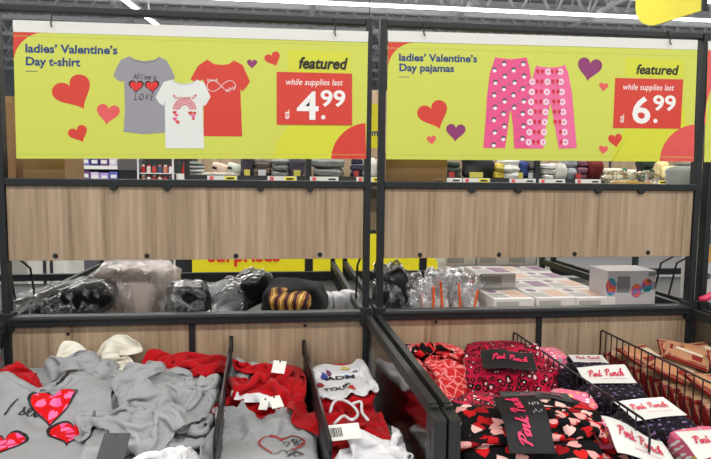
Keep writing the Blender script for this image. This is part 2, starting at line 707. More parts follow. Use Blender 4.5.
SCRIPT = {   # hand-lettered strokes, unit x-height = 1
    'P': (1.25, [[(.35, 0), (.45, .8), (.62, 1.9)], [(.0, 1.5), (.3, 1.95), (.85, 2.05), (1.2, 1.75), (1.05, 1.25), (.55, 1.0), (.4, 1.05)]]),
    'i': (.5, [[(.0, .55), (.22, 1.0), (.18, .3), (.3, 0), (.5, .3)], [(.30, 1.4), (.34, 1.48)]]),
    'n': (1.0, [[(.05, .9), (.12, 1.0), (.1, 0), (.2, .6), (.45, 1.0), (.62, .8), (.6, .2), (.75, 0), (1.0, .35)]]),
    'k': (1.0, [[(.1, 0), (.2, 1.0), (.35, 1.9), (.15, 1.8)], [(.75, 1.0), (.25, .5), (.7, .05), (1.0, .25)]]),
    'u': (1.0, [[(.05, .95), (.08, .3), (.25, 0), (.5, .25), (.65, 1.0), (.62, .2), (.75, 0), (1.0, .35)]]),
    'c': (.8, [[(.65, .85), (.4, 1.0), (.1, .6), (.15, .1), (.4, 0), (.8, .35)]]),
    'h': (1.0, [[(.1, 0), (.22, 1.0), (.4, 1.9), (.2, 1.9), (.12, 0), (.25, .6), (.5, 1.0), (.65, .75), (.62, .15), (.75, 0), (1.0, .35)]]),
    's': (.8, [[(.1, .3), (.45, 1.0), (.35, .75), (.6, .25), (.3, 0), (.05, .12)], [(.45, .05), (.8, .3)]]),
    'e': (.8, [[(.05, .4), (.5, .65), (.4, 1.0), (.1, .7), (.15, .1), (.4, 0), (.8, .35)]]),
    'I': (.8, [[(.7, 1.9), (.35, 1.0), (.2, 0)]]),
    ' ': (.6, []),
}


def script2d(body, pen=0.17):
    """brush-like lettering as flat ribbons"""
    V, F, x0 = [], [], 0.0
    nib = np.array([math.cos(0.7), math.sin(0.7)]) * pen / 2
    for ch in body:
        adv, strokes = SCRIPT[ch]
        for st in strokes:
            p = np.array(st, float)
            if len(p) > 2:
                t = np.linspace(0, len(p) - 1, (len(p) - 1) * 4 + 1)
                i = np.clip(t.astype(int), 0, len(p) - 2)
                u = (t - i)[:, None]
                q0, q1, q2, q3 = p[np.maximum(i - 1, 0)], p[i], p[i + 1], p[np.minimum(i + 2, len(p) - 1)]
                p = 0.5 * (2 * q1 + (q2 - q0) * u + (2 * q0 - 5 * q1 + 4 * q2 - q3) * u ** 2 + (3 * q1 - q0 - 3 * q2 + q3) * u ** 3)
            d = np.gradient(p, axis=0)
            d /= np.linalg.norm(d, axis=1)[:, None] + 1e-9
            nn = np.stack([-d[:, 1], d[:, 0]], 1)
            wv = np.abs(nn @ nib)[:, None] + pen * 0.28
            A, B = p + nn * wv, p - nn * wv
            o = len(V)
            for a, b in zip(A, B):
                V.append((a[0] + x0 + a[1] * 0.28, a[1]))
                V.append((b[0] + x0 + b[1] * 0.28, b[1]))
            for i in range(len(p) - 1):
                F.append((o + 2 * i, o + 2 * i + 1, o + 2 * i + 3, o + 2 * i + 2))
        x0 += adv
    return np.array(V), F


def heart2d(n=36):
    t = np.linspace(0, 2 * math.pi, n, endpoint=False)
    x = 16 * np.sin(t) ** 3
    y = 13 * np.cos(t) - 5 * np.cos(2 * t) - 2 * np.cos(3 * t) - np.cos(4 * t)
    return np.stack([x / 32, (y + 2.5) / 30], 1)


def flat_mesh(name, P, F, m, parent):
    me = bpy.data.meshes.new(name)
    me.from_pydata([tuple(map(float, p)) for p in P], [], F)
    me.update()
    o = link(name, me, m)
    if parent is not None:
        attach(o, parent)
    return o


def on_frame(name, V, F, m, parent, O, ex, ey):
    """flat print: 2D outline put on a plane given by origin and two axes"""
    V = np.asarray(V)
    P = np.asarray(O)[None] + V[:, :1] * np.asarray(ex)[None] + V[:, 1:2] * np.asarray(ey)[None]
    return flat_mesh(name, P, F, m, parent)


# ------------------------------------------------------------------ the setting
FLOORM = mat('polished_concrete', (150, 150, 150), 0.35, 0.10, 2)
CEILM = mat('ceiling_deck', (190, 192, 195), 0.8, 0.08, 3)
JOISTM = mat('joist_paint', (222, 225, 228), 0.6, 0.05, 5)
WALLM = mat('wall_paint', (176, 178, 180), 0.8, 0.05, 2)
TUBE = mat('tube_glow', (255, 252, 246), 0.5, 0.0, emit=9.0)
tag(MB().box(-14, 20, -12, 22, -0.05, 0).build('floor', FLOORM), kind='structure')
ceil = tag(MB().box(-14, 20, -12, 22, 5.3, 5.36).build('ceiling', CEILM), kind='structure')
tag(MB().box(-14, 20, 22, 22.1, 0, 5.3).build('wall_back', WALLM), kind='structure')
for k in range(18):                                   # corrugation ribs of the roof deck
    y = 6.5 + k * 0.75
    MB().box(-14, 20, y, y + 0.28, 5.24, 5.3).build('deck_rib', CEILM, ceil)
for k in range(6):                                    # open-web steel joists
    y = 9.0 + k * 1.5
    m = MB()
    m.box(-14, 20, y - 0.05, y + 0.05, 5.12, 5.2).box(-14, 20, y - 0.05, y + 0.05, 4.46, 4.54)
    j = m.build('joist', JOISTM, ceil)
    m = MB()
    x = -14
    while x < 20:
        m.bar((x, y, 4.5), (x + 0.34, y, 5.16), 0.045, 0.045, up=(0, 1, 0))
        m.bar((x + 0.34, y, 5.16), (x + 0.68, y, 4.5), 0.045, 0.045, up=(0, 1, 0))
        x += 0.68
    m.build('joist_web', JOISTM, j)
for x in (-2.9, 0.55, 3.2, 5.6):                      # girders running away from the camera
    g = MB().box(x - 0.035, x + 0.035, 4, 22, 4.44, 4.50).build('girder', JOISTM, ceil)
    m = MB()
    for k in range(22):
        m.bar((x, 4 + k * 0.8, 4.46), (x, 4.4 + k * 0.8, 5.2), 0.03, 0.03, up=(1, 0, 0))
        m.bar((x, 4.4 + k * 0.8, 5.2), (x, 4.8 + k * 0.8, 4.46), 0.03, 0.03, up=(1, 0, 0))
    m.build('girder_web', JOISTM, g)


def strip_lamp(a, b, label):
    a, b = Vector(a), Vector(b)
    r = empty('strip_lamp', (a + b) / 2, label, 'ceiling lamp', 'fluorescent strip lamps under the roof')
    t = (b - a).normalized()
    sd = Vector((-t.y, t.x, 0))
    MB().bar(a + Vector((0, 0, 0.06)), b + Vector((0, 0, 0.045)), 0.09, 0.04).build('housing', CEILM, r)
    n = 8
    for k in range(n):
        p, q = a + (b - a) * (k / n), a + (b - a) * ((k + 0.985) / n)
        MB().bar(p, q, 0.04, 0.032).build('tube', TUBE, r)
    for k in range(4):
        p = a + (b - a) * ((k + 0.5) / 4) + Vector((0, 0, 0.07))
        MB().bar(p, p + Vector((0, 0, 5.3 - p.z)), 0.015, 0.015, up=(1, 0, 0)).build('hanger_rod', JOISTM, r)
    return r


pa, pb = PZ(213, 1, 4.42), PZ(700, 18, 4.42)
ysl = (pa[1] + pb[1]) / 2
strip_lamp((pa[0] - 3.1, ysl, 4.42), (9.5, ysl, 4.42), 'long white fluorescent strip running across above both banners')
qa, qb = PZ(116, -4, 4.1), PZ(149, 26, 4.1)
strip_lamp((qa[0] * 0.5 + qb[0] * 0.5 - 0.25, qa[1] - 2, 4.1), (qa[0] * 0.5 + qb[0] * 0.5 + 0.2, qb[1], 4.1), 'short slanting fluorescent strip above the t-shirt banner')

for yy_, where in ((-6.5, 'far behind the camera'), (-2.3, 'just behind the camera'), (2.6, 'over the rear bins'), (7.0, 'over the aisle beyond the shelving')):
    strip_lamp((-7.2, yy_, CEIL_Z - 0.28), (8.8, yy_, CEIL_Z - 0.28), 'long fluorescent strip under the roof %s' % where)

# ------------------------------------------------------------------ display stands
RAIL_Z, FLOOR_Z = 1.02, 0.70


def bay(x0, x1, label, mull_px, holes, clips, low_holes, panel=True, group='promotional display stands'):
    r = empty('display_stand', ((x0 + x1) / 2, 0, 0), label, 'display stand', group)
    for x in (x0, x1):
        MB().box(x - 0.011, x + 0.011, -0.018, 0.018, 0, 2.028, bev=0.003).build('post', METAL, r)
        MB().box(x - 0.02, x + 0.02, -0.026, 0.026, 0.985, 1.05, bev=0.004).build('bracket', METAL, r)
    xa, xb = x0 + 0.011, x1 - 0.011
    MB().box(xa, xb, -0.014, 0.014, 2.006, 2.027, bev=0.003).build('top_rail', METAL, r)
    MB().box(xa, xb, -0.020, 0.020, 1.462, 1.486, bev=0.003).build('cap_rail', METAL, r)
    pn = MB().box(xa + 0.002, xb - 0.002, -0.010, 0.010, 1.2195, 1.462, bev=0.001).build('wood_panel', WOOD, r) if panel else None
    for px, py in holes:
        p = PY(px, py, -0.0105)
        MB().tube([(p[0], -0.009, p[2]), (p[0], -0.0112, p[2])], 0.0085, 12).build('bolt_hole', BLACKP, pn)
    for px in clips:
        p = PY(px, 187, -0.014)
        MB().tube([(p[0], -0.022, 1.460), (p[0], 0.0, 1.460)], 0.012, 12).build('clip', METAL, r)
    MB().box(xa, xb, -0.024, 0.020, RAIL_Z - 0.017, RAIL_Z + 0.017, bev=0.004).build('lower_rail', METAL, r)
    MB().box(xa, xb, -0.030, -0.024, RAIL_Z + 0.006, RAIL_Z + 0.012).build('rail_lip', METAL2, r)
    lp = MB().box(xa, xb, -0.004, 0.012, 0.62, RAIL_Z - 0.017).build('back_board', WOOD, r)
    for px, py in low_holes:
        p = PY(px, py, -0.0045)
        MB().tube([(p[0], -0.003, p[2]), (p[0], -0.0052, p[2])], 0.006, 12).build('bolt_hole', BLACKP, lp)
    if mull_px:
        xm = PY(mull_px, 325, -0.008)[0]
        MB().box(xm - 0.010, xm + 0.010, -0.012, -0.002, 0.62, RAIL_Z - 0.017).build('mullion', METAL, r)
    # front bin
    MB().box(xa, xb, -0.83, -0.004, FLOOR_Z - 0.02, FLOOR_Z).build('bin_floor', METAL2, r)
    MB().box(xa + 0.05, xb - 0.03, -0.84, -0.825, 0.30, 0.80).build('front_board', WOOD, r)
    MB().box(xa + 0.05, xb - 0.03, -0.845, -0.82, 0.80, 0.825, bev=0.003).build('front_rail', METAL, r)
    for x, sgn in ((x0, 1), (x1, -1)):
        xo = x - sgn * 0.006
        xf = x + (0.045 if sgn < 0 else 0.029)
        MB().bar((xo, -0.02, RAIL_Z - 0.012), (xf, -0.78, RAIL_Z - 0.036), 0.018, 0.030).build('side_arm', METAL2, r)
        fp = MB().box(xf - 0.0135, xf + 0.0135, -0.845, -0.77, 0, 0.987, bev=0.003).build('front_post', METAL2, r)
        MB().tube([(xf - 0.008, -0.79, 0.985), (xf - 0.007, -0.79, 0.995), (xf + 0.007, -0.79, 0.995), (xf + 0.008, -0.79, 0.985)], 0.004, 6).build('loop', METAL2, fp)
        for zz in (0.93, 0.85, 0.77):
            MB().box(xf - 0.0142, xf - 0.0132, -0.815, -0.80, zz - 0.025, zz + 0.02).build('slot', BLACKP, fp)
        m = MB()
        m.add([(xo - 0.002, -0.02, 0.70), (xf - 0.002, -0.77, 0.70), (xf - 0.002, -0.77, 0.975), (xo - 0.002, -0.02, 0.985),
               (xo + 0.002, -0.02, 0.70), (xf + 0.002, -0.77, 0.70), (xf + 0.002, -0.77, 0.975), (xo + 0.002, -0.02, 0.985)],
              [(0, 1, 2, 3), (7, 6, 5, 4), (0, 4, 5, 1), (1, 5, 6, 2), (2, 6, 7, 3), (3, 7, 4, 0)])
        m.build('clear_side_panel', FILM2, r)
    # rear bin
    MB().box(xa, xb, 0.02, 1.24, 0.905, 0.925).build('rear_bin_floor', METAL2, r)
    for x, sgn in ((x0, 1), (x1, -1)):
        xo = x + sgn * 0.010
        MB().bar((xo, 0.02, RAIL_Z), (xo, 1.25, RAIL_Z), 0.018, 0.030).build('rear_arm', METAL, r)
        MB().box(xo - 0.012, xo + 0.012, 1.24, 1.27, 0, 1.235).build('rear_post', METAL, r)
        MB().tube([(xo, 0.06, 1.22), (xo, 0.16, 1.17), (xo, 0.20, 1.03)], 0.004, 6).build('side_hook', METAL, r)
    MB().box(xa, xb, 1.235, 1.265, 0.94, 0.975).build('rear_rail', METAL, r)
    # ledge behind the panel that carries the boxes
    MB().box(xa, xb, 0.02, 0.30, 1.452, 1.462).build('rear_ledge', METAL2, r)
    return r


X = [-0.888, 0.290, 0.338, 1.512, 1.560, 2.735]
bay(X[0], X[1], 'black framed oak display stand below the t-shirt banner', 192, [(55.5, 256), (147, 256), (236, 256), (320, 254.7)],
    [113.6, 167, 260.7, 310], [(68, 334), (66, 345), (305, 325.5)])
bay(X[2], X[3], 'black framed oak display stand below the pajamas banner', 539, [(420, 255), (499, 254.7), (574.6, 254), (648, 252.6)],
    [472, 518, 598, 641], [(436, 322)])
bay(X[4], X[5], 'black framed stand at the right edge beside the cookie box', None, [], [], [], panel=False)
bay(X[0] - 1.223, X[0] - 0.048, 'black framed stand at the left edge beside the heart sunglasses shirt', None, [], [], [])

# ------------------------------------------------------------------ banners
YB = -0.020


class Banner:
    def __init__(s, name, label, corners):
        c = [PY(x, y, YB) for x, y in corners]       # tl, tr, br, bl
        s.root = empty(name, ((c[2] + c[3]) / 2).tolist(), label, 'banner', 'hanging price banners')
        s.k = 0

    def y(s):
        s.k += 1
        return YB - 0.001 - 0.00003 * s.k

    def poly(s, name, pts, m, parent=None):
        y = s.y()
        P = [PY(a, b, YB) for a, b in pts]
        P = [(p[0], y, p[2]) for p in P]
        return flat_mesh(name, P, [tuple(range(len(P)))], m, parent or s.root)

    def slab(s, name, pts, m, t=0.0016):
        P = [PY(a, b, YB) for a, b in pts]
        vs = [(p[0], YB - t / 2, p[2]) for p in P] + [(p[0], YB + t / 2, p[2]) for p in P]
        return MB().add(vs, [(0, 1, 2, 3), (7, 6, 5, 4), (0, 4, 5, 1), (1, 5, 6, 2), (2, 6, 7, 3), (3, 7, 4, 0)]).build(name, m, s.root)

    def text(s, body, a, b, top, m, bold=0.02, shear=0.0, name='lettering', parent=None, full=None):
        """lettering whose baseline runs from pixel a to pixel b; top = pixel height of its box above the baseline"""
        V, F = text2d(body, bold, shear)
        A, B = PY(*a, YB), PY(*b, YB)
        T = PY(a[0], a[1] - top, YB)
        ref = text2d(full or body, bold, shear)[0]
        lo, hi = V.min(0), V.max(0)
        ex = (B - A) / (hi[0] - lo[0])
        ey = (T - A) / ref[:, 1].max()
        y = s.y()
        P = [A + ex * (v[0] - lo[0]) + ey * v[1] for v in V]
        return flat_mesh(name, [(p[0], y, p[2]) for p in P], F, m, parent or s.root)

    def heart(s, x0, x1, y0, y1, tip, m, parent=None):
        c = np.array([(x0 + x1) / 2, (y0 + y1) / 2])
        d = np.array(tip) - c
        ang = -math.atan2(d[0], d[1])
        h = heart2d()
        R = np.array([[math.cos(ang), math.sin(ang)], [-math.sin(ang), math.cos(ang)]])
        q = np.stack([h[:, 0], -h[:, 1]], 1) @ R
        q -= (q.max(0) + q.min(0)) / 2
        q *= np.array([(x1 - x0), (y1 - y0)]) / (q.max(0) - q.min(0))
        return s.poly('heart', (q + c).tolist(), m, parent)

    def hook(s, px, y0, y1):
        a, b = PY(px, y0, -0.012), PY(px, y1, YB - 0.006)
        MB().tube([(a[0] - 0.006, 0.006, a[2] + 0.004), (a[0], -0.016, a[2] + 0.008), (a[0] + 0.003, YB - 0.004, a[2] - 0.012),
                   (a[0], YB - 0.006, b[2] + 0.010), (a[0] + 0.004, YB - 0.010, b[2])], 0.0022, 6).build('hook', WIRE, s.root)


def arc(cx, cy, r, a0, a1, n=16, ry=None):
    ry = ry or r
    return [(cx + r * math.cos(math.radians(a0 + (a1 - a0) * i / n)), cy + ry * math.sin(math.radians(a0 + (a1 - a0) * i / n))) for i in range(n + 1)]


def sub_px(ox, oy, sc, pts):
    return [(ox + x / sc, oy + y / sc) for x, y in pts]


def price(b, quad, feat, fa, fb, ft, wa, wb, wt, d1, d1a, d1b, d1t, ca, cb, ct, dot, ea):
    b.text('featured', fa, fb, ft, BLACKP, 0.028, 0.22)
    p = b.poly('price_panel', quad, REDP)
    b.text('while supplies last', wa, wb, wt, WHITEP, 0.004, 0.22, parent=p)
    b.text(d1, d1a, d1b, d1t, WHITEP, 0.02, parent=p)
    b.text('99', ca, cb, ct, WHITEP, 0.022, parent=p)
    b.poly('decimal_point', arc(dot[0], dot[1], 2.1, 0, 360, 14)[:-1], WHITEP, p)
    V, F = text2d('ea.', 0.01)
    V = fit2d(V, 0.030)
    q = PY(ea[0] + 2.5, ea[1] + 4, YB)
    on_frame('lettering', V, F, WHITEP, p, (q[0], b.y(), q[2]), (0, 0, 1), (-1, 0, 0))


# --- left banner: t-shirts
bl = Banner('banner', 'yellow hanging banner for ladies t-shirts at 4.99', [(13, 20), (368, 31.2), (366, 159), (17, 159)])
bl.slab('header_strip', [(12.8, 20), (368.4, 31.4), (368, 42.6), (13.2, 32)], WHITEM)
bl.slab('sheet', [(13.2, 31.8), (368, 42.2), (366, 159), (16.5, 158.6)], YEL)
bl.poly('corner_circle', [(274, 158.6)] + arc(366, 159, 92, 180, 256, 18, 60) + [(366, 159)], YEL2)
bl.poly('featured_patch', [(288, 50), (350, 52), (350, 73), (288, 72)], YEL2)
bl.poly('corner_shape', [(13.2, 32.2)] + arc(44, 63, 30.4, 268, 182, 12), REDP)
bl.poly('corner_shape', [(330.5, 158.8)] + arc(368, 160, 37, 182, 266, 14) + [(366.2, 158.9)], REDP)
bl.poly('fold_line', [(15.5, 154.2), (366, 154.6), (366, 155), (15.5, 154.6)], mat('fold_grey', (190, 196, 90), 0.3, 0.02))
bl.poly('fold_line', [(13.3, 35.6), (368, 45.6), (368, 46.1), (13.3, 36.1)], mat('fold_grey', (190, 196, 90)))
bl.text('ladies\u2019 Valentine\u2019s', (25.5, 52.3), (117.5, 54.2), 8.6, NAVY, 0.030)
bl.text('Day t-shirt', (26, 65.1), (80.5, 66.4), 8.4, NAVY, 0.030)
for i in range(5):
    bl.poly('fine_print', [(26 + i * 2.4, 70.8), (27.8 + i * 2.4, 70.9), (27.8 + i * 2.4, 71.8), (26 + i * 2.4, 71.7)], NAVY)
for a in [(52, 90, 74.5, 109.5, (80.5, 109.5), REDP), (97, 120, 104, 125, (107, 125), PINKP), (68, 87, 125, 142.5, (81.5, 142.5), REDP),
          (247, 257.2, 59.5, 69, (251.8, 69), PURP), (264.4, 279.8, 51.5, 66.4, (275.3, 66.4), REDP)]:
    bl.heart(*a)
S8 = lambda pts: sub_px(110, 50, 4.373, pts)
tg = bl.poly('shirt_picture', S8([(15, 112), (30, 75), (50, 42), (85, 28), (110, 42), (150, 50), (195, 44), (215, 30), (248, 46), (268, 80), (285, 122), (262, 140), (255, 132), (252, 200), (250, 360), (150, 368), (60, 358), (66, 250), (62, 130), (55, 140), (32, 132)]), GREYP)
bl.poly('neckband', S8([(85, 28), (110, 42), (150, 50), (195, 44), (215, 30), (213, 38), (195, 53), (150, 59), (108, 50), (88, 36)]), mat('print_grey_dark', (130, 128, 138)), tg)
tr = bl.poly('shirt_picture', S8([(352, 128), (385, 70), (425, 42), (455, 62), (490, 66), (520, 62), (542, 46), (580, 66), (612, 138), (595, 165), (578, 182), (570, 170), (578, 378), (410, 376), (410, 130), (372, 140)]), REDP)
tw = bl.poly('shirt_picture', S8([(200, 205), (222, 165), (235, 140), (270, 130), (300, 145), (330, 148), (362, 142), (380, 130), (412, 142), (440, 205), (420, 240), (404, 246), (404, 215), (412, 430), (243, 430), (240, 215), (236, 245), (215, 232)]), mat('print_offwhite', (224, 228, 224), 0.5, 0.03))
bl.poly('neckband', S8([(270, 130), (300, 145), (330, 148), (362, 142), (380, 130), (376, 140), (362, 150), (330, 156), (300, 153), (275, 138)]), mat('print_offwhite2', (200, 206, 204)), tw)
for a in ((84, 146, 135, 188, (114, 188)), (154, 214, 135, 188, (186, 188))):
    x0, x1, y0, y1, t = a
    (x0, y0), (x1, y1), t = S8([(x0, y0), (x1, y1), t])
    bl.heart(x0 - 0.6, x1 + 0.6, y0 - 0.5, y1 + 0.5, (t[0], t[1] + .5), BLACKP, tg)
    bl.heart(x0 + 0.8, x1 - 0.8, y0 + 0.8, y1 - 1, (t[0], t[1] - 1), mat('print_scarlet', (222, 40, 40)), tg)
    for i in range(7):
        ax, ay = x0 + (x1 - x0) * (0.25 + 0.25 * (i % 3)), y0 + (y1 - y0) * (0.25 + 0.2 * (i // 3))
        bl.poly('dot', arc(ax, ay, 0.55, 0, 360, 8)[:-1], PINKP, tg)
bl.text('All I see is', S8([(100, 127)])[0], S8([(204, 131)])[0], 5.5, BLACKP, 0.0, 0.35, parent=tg)
bl.text('L O V E', S8([(107, 220)])[0], S8([(192, 219)])[0], 6.6, BLACKP, 0.0, 0.35, parent=tg)
# rainbow and little hearts on the white shirt
for i, m in enumerate((REDP, HOTP, REDP, HOTP, REDP)):
    r0, r1 = 51 - i * 6.5, 47.5 - i * 6.5
    bl.poly('rainbow_band', S8(arc(327, 262, r0, 182, 358, 18) + arc(327, 262, r1, 358, 182, 18)), m, tw)
for x, y, w, m in ((283, 275, 18, REDP), (292, 286, 16, HOTP), (284, 303, 18, HOTP), (297, 318, 17, REDP), (292, 312, 12, PINKP), (352, 278, 20, REDP), (364, 290, 16, HOTP), (370, 278, 16, REDP), (365, 302, 14, PINKP), (281, 202, 10, REDP), (374, 201, 11, REDP)):
    (x0, y0), (x1, y1) = S8([(x - w / 2, y - w / 2), (x + w / 2, y + w / 2)])
    bl.heart(x0, x1, y0, y1, ((x0 + x1) / 2 + 0.2, y1), m, tw)
bl.text('love is in the air', S8([(285, 214)])[0], S8([(372, 214)])[0], 2.6, REDP, 0.01, 0.0, parent=tw)
# infinity line on the red shirt
inf = []
for i in range(41):
    t = 2 * math.pi * i / 40
    inf.append((487 + 62 * math.cos(t) / (1 + math.sin(t) ** 2), 158 + 66 * math.sin(t) * math.cos(t) / (1 + math.sin(t) ** 2)))
for i in range(40):
    (ax, ay), (cx_, cy_) = inf[i], inf[i + 1]
    if math.hypot(ax - 540, ay - 180) < 12:
        continue
    nx, ny = -(cy_ - ay), cx_ - ax
    ln = math.hypot(nx, ny) or 1
    nx, ny = nx / ln * 1.2, ny / ln * 1.2
    if i == 0:
        allv, allf = [], []
    o = len(allv)
    allv += S8([(ax + nx, ay + ny), (ax - nx, ay - ny), (cx_ - nx, cy_ - ny), (cx_ + nx, cy_ + ny)])
    allf.append((o, o + 1, o + 2, o + 3))
yy = bl.y()
flat_mesh('infinity_line', [(p[0], yy, p[2]) for p in (PY(a, b, YB) for a, b in allv)], allf, WHITEP, tr)
bl.text('love is', S8([(424, 138)])[0], S8([(472, 136)])[0], 3.0, WHITEP, 0.0, 0.3, parent=tr)
bl.text('infinite', S8([(506, 186)])[0], S8([(550, 168)])[0], 3.4, WHITEP, 0.0, 0.3, parent=tr)
price(bl, [(276.8, 72), (352, 73.8), (352, 125.2), (276.8, 124.6)], None, (298.8, 68.2), (347.7, 69.2), 11.3, (286, 84.8), (342.7, 85.6), 6.0,
      '4', (296.8, 119), (318.5, 119.2), 27.6, (320.5, 106), (345.3, 106.3), 16, (323.2, 117.4), (286.8, 115))
bl.hook(52, 14, 27)
bl.hook(334.3, 22, 36)

# --- right banner: pajamas
br = Banner('banner', 'yellow hanging banner for ladies pajamas at 6.99', [(388, 30.6), (697, 40.1), (692.7, 161.8), (386, 159.2)])
br.slab('header_strip', [(388, 30.6), (697.5, 40.1), (697.2, 50), (388, 42)], WHITEM)
br.slab('sheet', [(388, 41.6), (697.2, 49.8), (692.8, 161.8), (386, 159.2)], YEL)
br.poly('corner_circle', [(612, 161.2)] + arc(694, 162, 82, 180, 262, 18, 60) + [(693, 161.8)], YEL2)
br.poly('featured_patch', [(626, 58), (684, 60), (683, 78), (625, 77)], YEL2)
br.poly('corner_shape', [(388.1, 42.2)] + arc(414.5, 69.3, 26.6, 266, 182, 12), REDP)
br.poly('corner_shape', [(659.5, 161.4)] + arc(697, 162, 37.5, 180, 266, 14) + [(693.6, 161.7)], mat('print_coral2', (222, 84, 80)))
br.poly('fold_line', [(386.2, 154.6), (692.9, 157), (692.9, 157.5), (386.2, 155)], mat('fold_grey', (190, 196, 90)))
br.poly('fold_line', [(388, 47.8), (697, 56), (697, 56.5), (388, 48.3)], mat('fold_grey', (190, 196, 90)))
br.text('ladies\u2019 Valentine\u2019s', (399, 60.8), (477, 62.3), 7.6, NAVY, 0.030)
br.text('Day pajamas', (399.3, 70.9), (454, 72), 7.4, NAVY, 0.030)
for i in range(5):
    br.poly('fine_print', [(399 + i * 2.2, 76.6), (400.6 + i * 2.2, 76.7), (400.6 + i * 2.2, 77.4), (399 + i * 2.2, 77.3)], NAVY)
for a in [(417, 447, 100, 129.5, (438, 129.5), REDP), (426.7, 436, 135.7, 145, (431.8, 145), PINKP), (446, 465.5, 124, 142, (455.3, 142), PURP),
          (577.8, 602, 57.5, 81.5, (588, 81.5), PURP), (599, 608, 82.6, 91.6, (602.8, 91.6), PINKP), (608, 621.7, 133.8, 147.8, (615.9, 147.8), REDP),
          (598.7, 607.8, 145.6, 154.7, (602.6, 154.7), PINKP)]:
    br.heart(*a)
S9 = lambda pts: sub_px(470, 45, 4.175, pts)
p2o = [(275, 86), (300, 92), (340, 94), (380, 90), (395, 82), (408, 112), (425, 200), (445, 430), (370, 433), (352, 330), (335, 238), (318, 330), (305, 433), (234, 432), (243, 330), (252, 200), (262, 130)]
p1o = [(104, 52), (130, 56), (170, 60), (205, 56), (235, 52), (246, 85), (256, 150), (264, 220), (258, 330), (246, 432), (184, 432), (178, 330), (168, 262), (160, 330), (146, 430), (55, 430), (64, 320), (70, 220), (82, 120)]
q2 = br.poly('pants_picture', S9(p2o), mat('print_pink', (236, 108, 156)))
q1 = br.poly('pants_picture', S9(p1o), HOTP)


def inside(x, y, poly):
    c = False
    for i in range(len(poly)):
        (x0, y0), (x1, y1) = poly[i], poly[i - 1]
        if (y0 > y) != (y1 > y) and x < (x1 - x0) * (y - y0) / (y1 - y0) + x0:
            c = not c
    return c


def motif(par, name, lst, m):
    y = br.y()
    vs, fs = [], []
    for pts in lst:
        o = len(vs)
        vs += [PY(a, b, YB) for a, b in S9(pts)]
        fs.append(tuple(range(o, o + len(pts))))
    tag(flat_mesh(name, [(p[0], y, p[2]) for p in vs], fs, m, par), kind='stuff')


dk, wh, gr = [], [], []
for j in range(8):
    for i in range(6):
        x, y = 62 + i * 40 + (j % 2) * 4 - j * 0.6, 78 + j * 52 + (i % 2) * 26
        if inside(x, y, p1o) and inside(x - 9, y, p1o) and inside(x + 9, y, p1o) and inside(x, y + 12, p1o):
            if (i + j) % 2 == 0 or True:
                dk.append(arc(x, y - 3, 10, 0, 360, 10, 8)[:-1])
                wh.append(arc(x, y + 4, 8, 0, 360, 10, 7)[:-1])
for j in range(8):
    for i in range(6):
        x, y = 82 + i * 40, 84 + j * 52 + ((i + 1) % 2) * 26
        if inside(x, y, p1o) and inside(x - 9, y, p1o) and inside(x + 9, y, p1o):
            gr.append([(x - 8, y), (x - 6, y - 2), (x + 8, y + 6), (x + 6, y + 8)])
            gr.append([(x - 6, y + 8), (x - 8, y + 6), (x + 6, y - 2), (x + 8, y)])
motif(q1, 'print', dk, mat('print_slate', (70, 76, 96)))
motif(q1, 'print', wh, WHITEP)
motif(q1, 'print', gr, mat('print_lilac', (180, 100, 160)))
wc, rh = [], []
for j in range(8):
    for k in range(5):
        x, y = 252 + k * 30 + (j * 1.5 if k >= 4 else 0), 112 + j * 42
        if k % 2 == 0:
            x = {0: 262 - j * 2.5, 2: 326 - j * 3.0, 4: 376 + j * 3.0}[k]
            if inside(x + 2, y, p2o):
                wc.append(arc(x, y, 13, 0, 360, 12, 14)[:-1])
        else:
            for s_ in (-1, 1):
                xx = ({1: 292 - j * 2.6, 3: 352 + j * 2.5}[k]) + s_ * 10
                if inside(xx, y + 2, p2o):
                    rh.append(arc(xx, y - 2, 8, 0, 360, 8, 9)[:-1])
                    rh.append([(xx - 2, y + 4), (xx + 2, y + 4), (xx - s_ * 7, y + 17)])
motif(q2, 'print', wc, mat('print_pale', (236, 214, 228)))
motif(q2, 'print', rh, mat('print_crimson', (214, 44, 66)))
motif(q2, 'print', [arc(sum(p[0] for p in c) / len(c), sum(p[1] for p in c) / len(c), 5, 0, 360, 8)[:-1] for c in wc], mat('print_pink', (236, 108, 156)))
price(br, [(615, 78), (683, 79.5), (680.3, 128.8), (612.7, 128)], None, (636, 73.8), (678.7, 74.8), 9.6, (622.8, 89.6), (673.9, 90.6), 5.8,
      '6', (632, 122.6), (650, 122.9), 26.4, (652.8, 110), (675.5, 110.4), 15, (655, 121), (621, 118.8))
br.hook(423, 24, 36)
br.hook(668, 33, 45)

# --- third banner, only its left end in the frame
bt = Banner('banner', 'red and yellow banner end at the right edge of the picture', [(706, 42), (760, 44), (760, 163), (705, 162)])
bt.slab('header_strip', [(708, 41), (980, 50), (980, 58), (708, 50.5)], WHITEM)
bt.slab('sheet', [(707.8, 50.2), (980, 58), (968, 164), (704, 162)], YEL)
bt.poly('corner_shape', [(707.8, 50.4), (730, 51)] + arc(740, 125, 36, 280, 180, 12, 60)[3:] + [(705.4, 124)], PINKP)

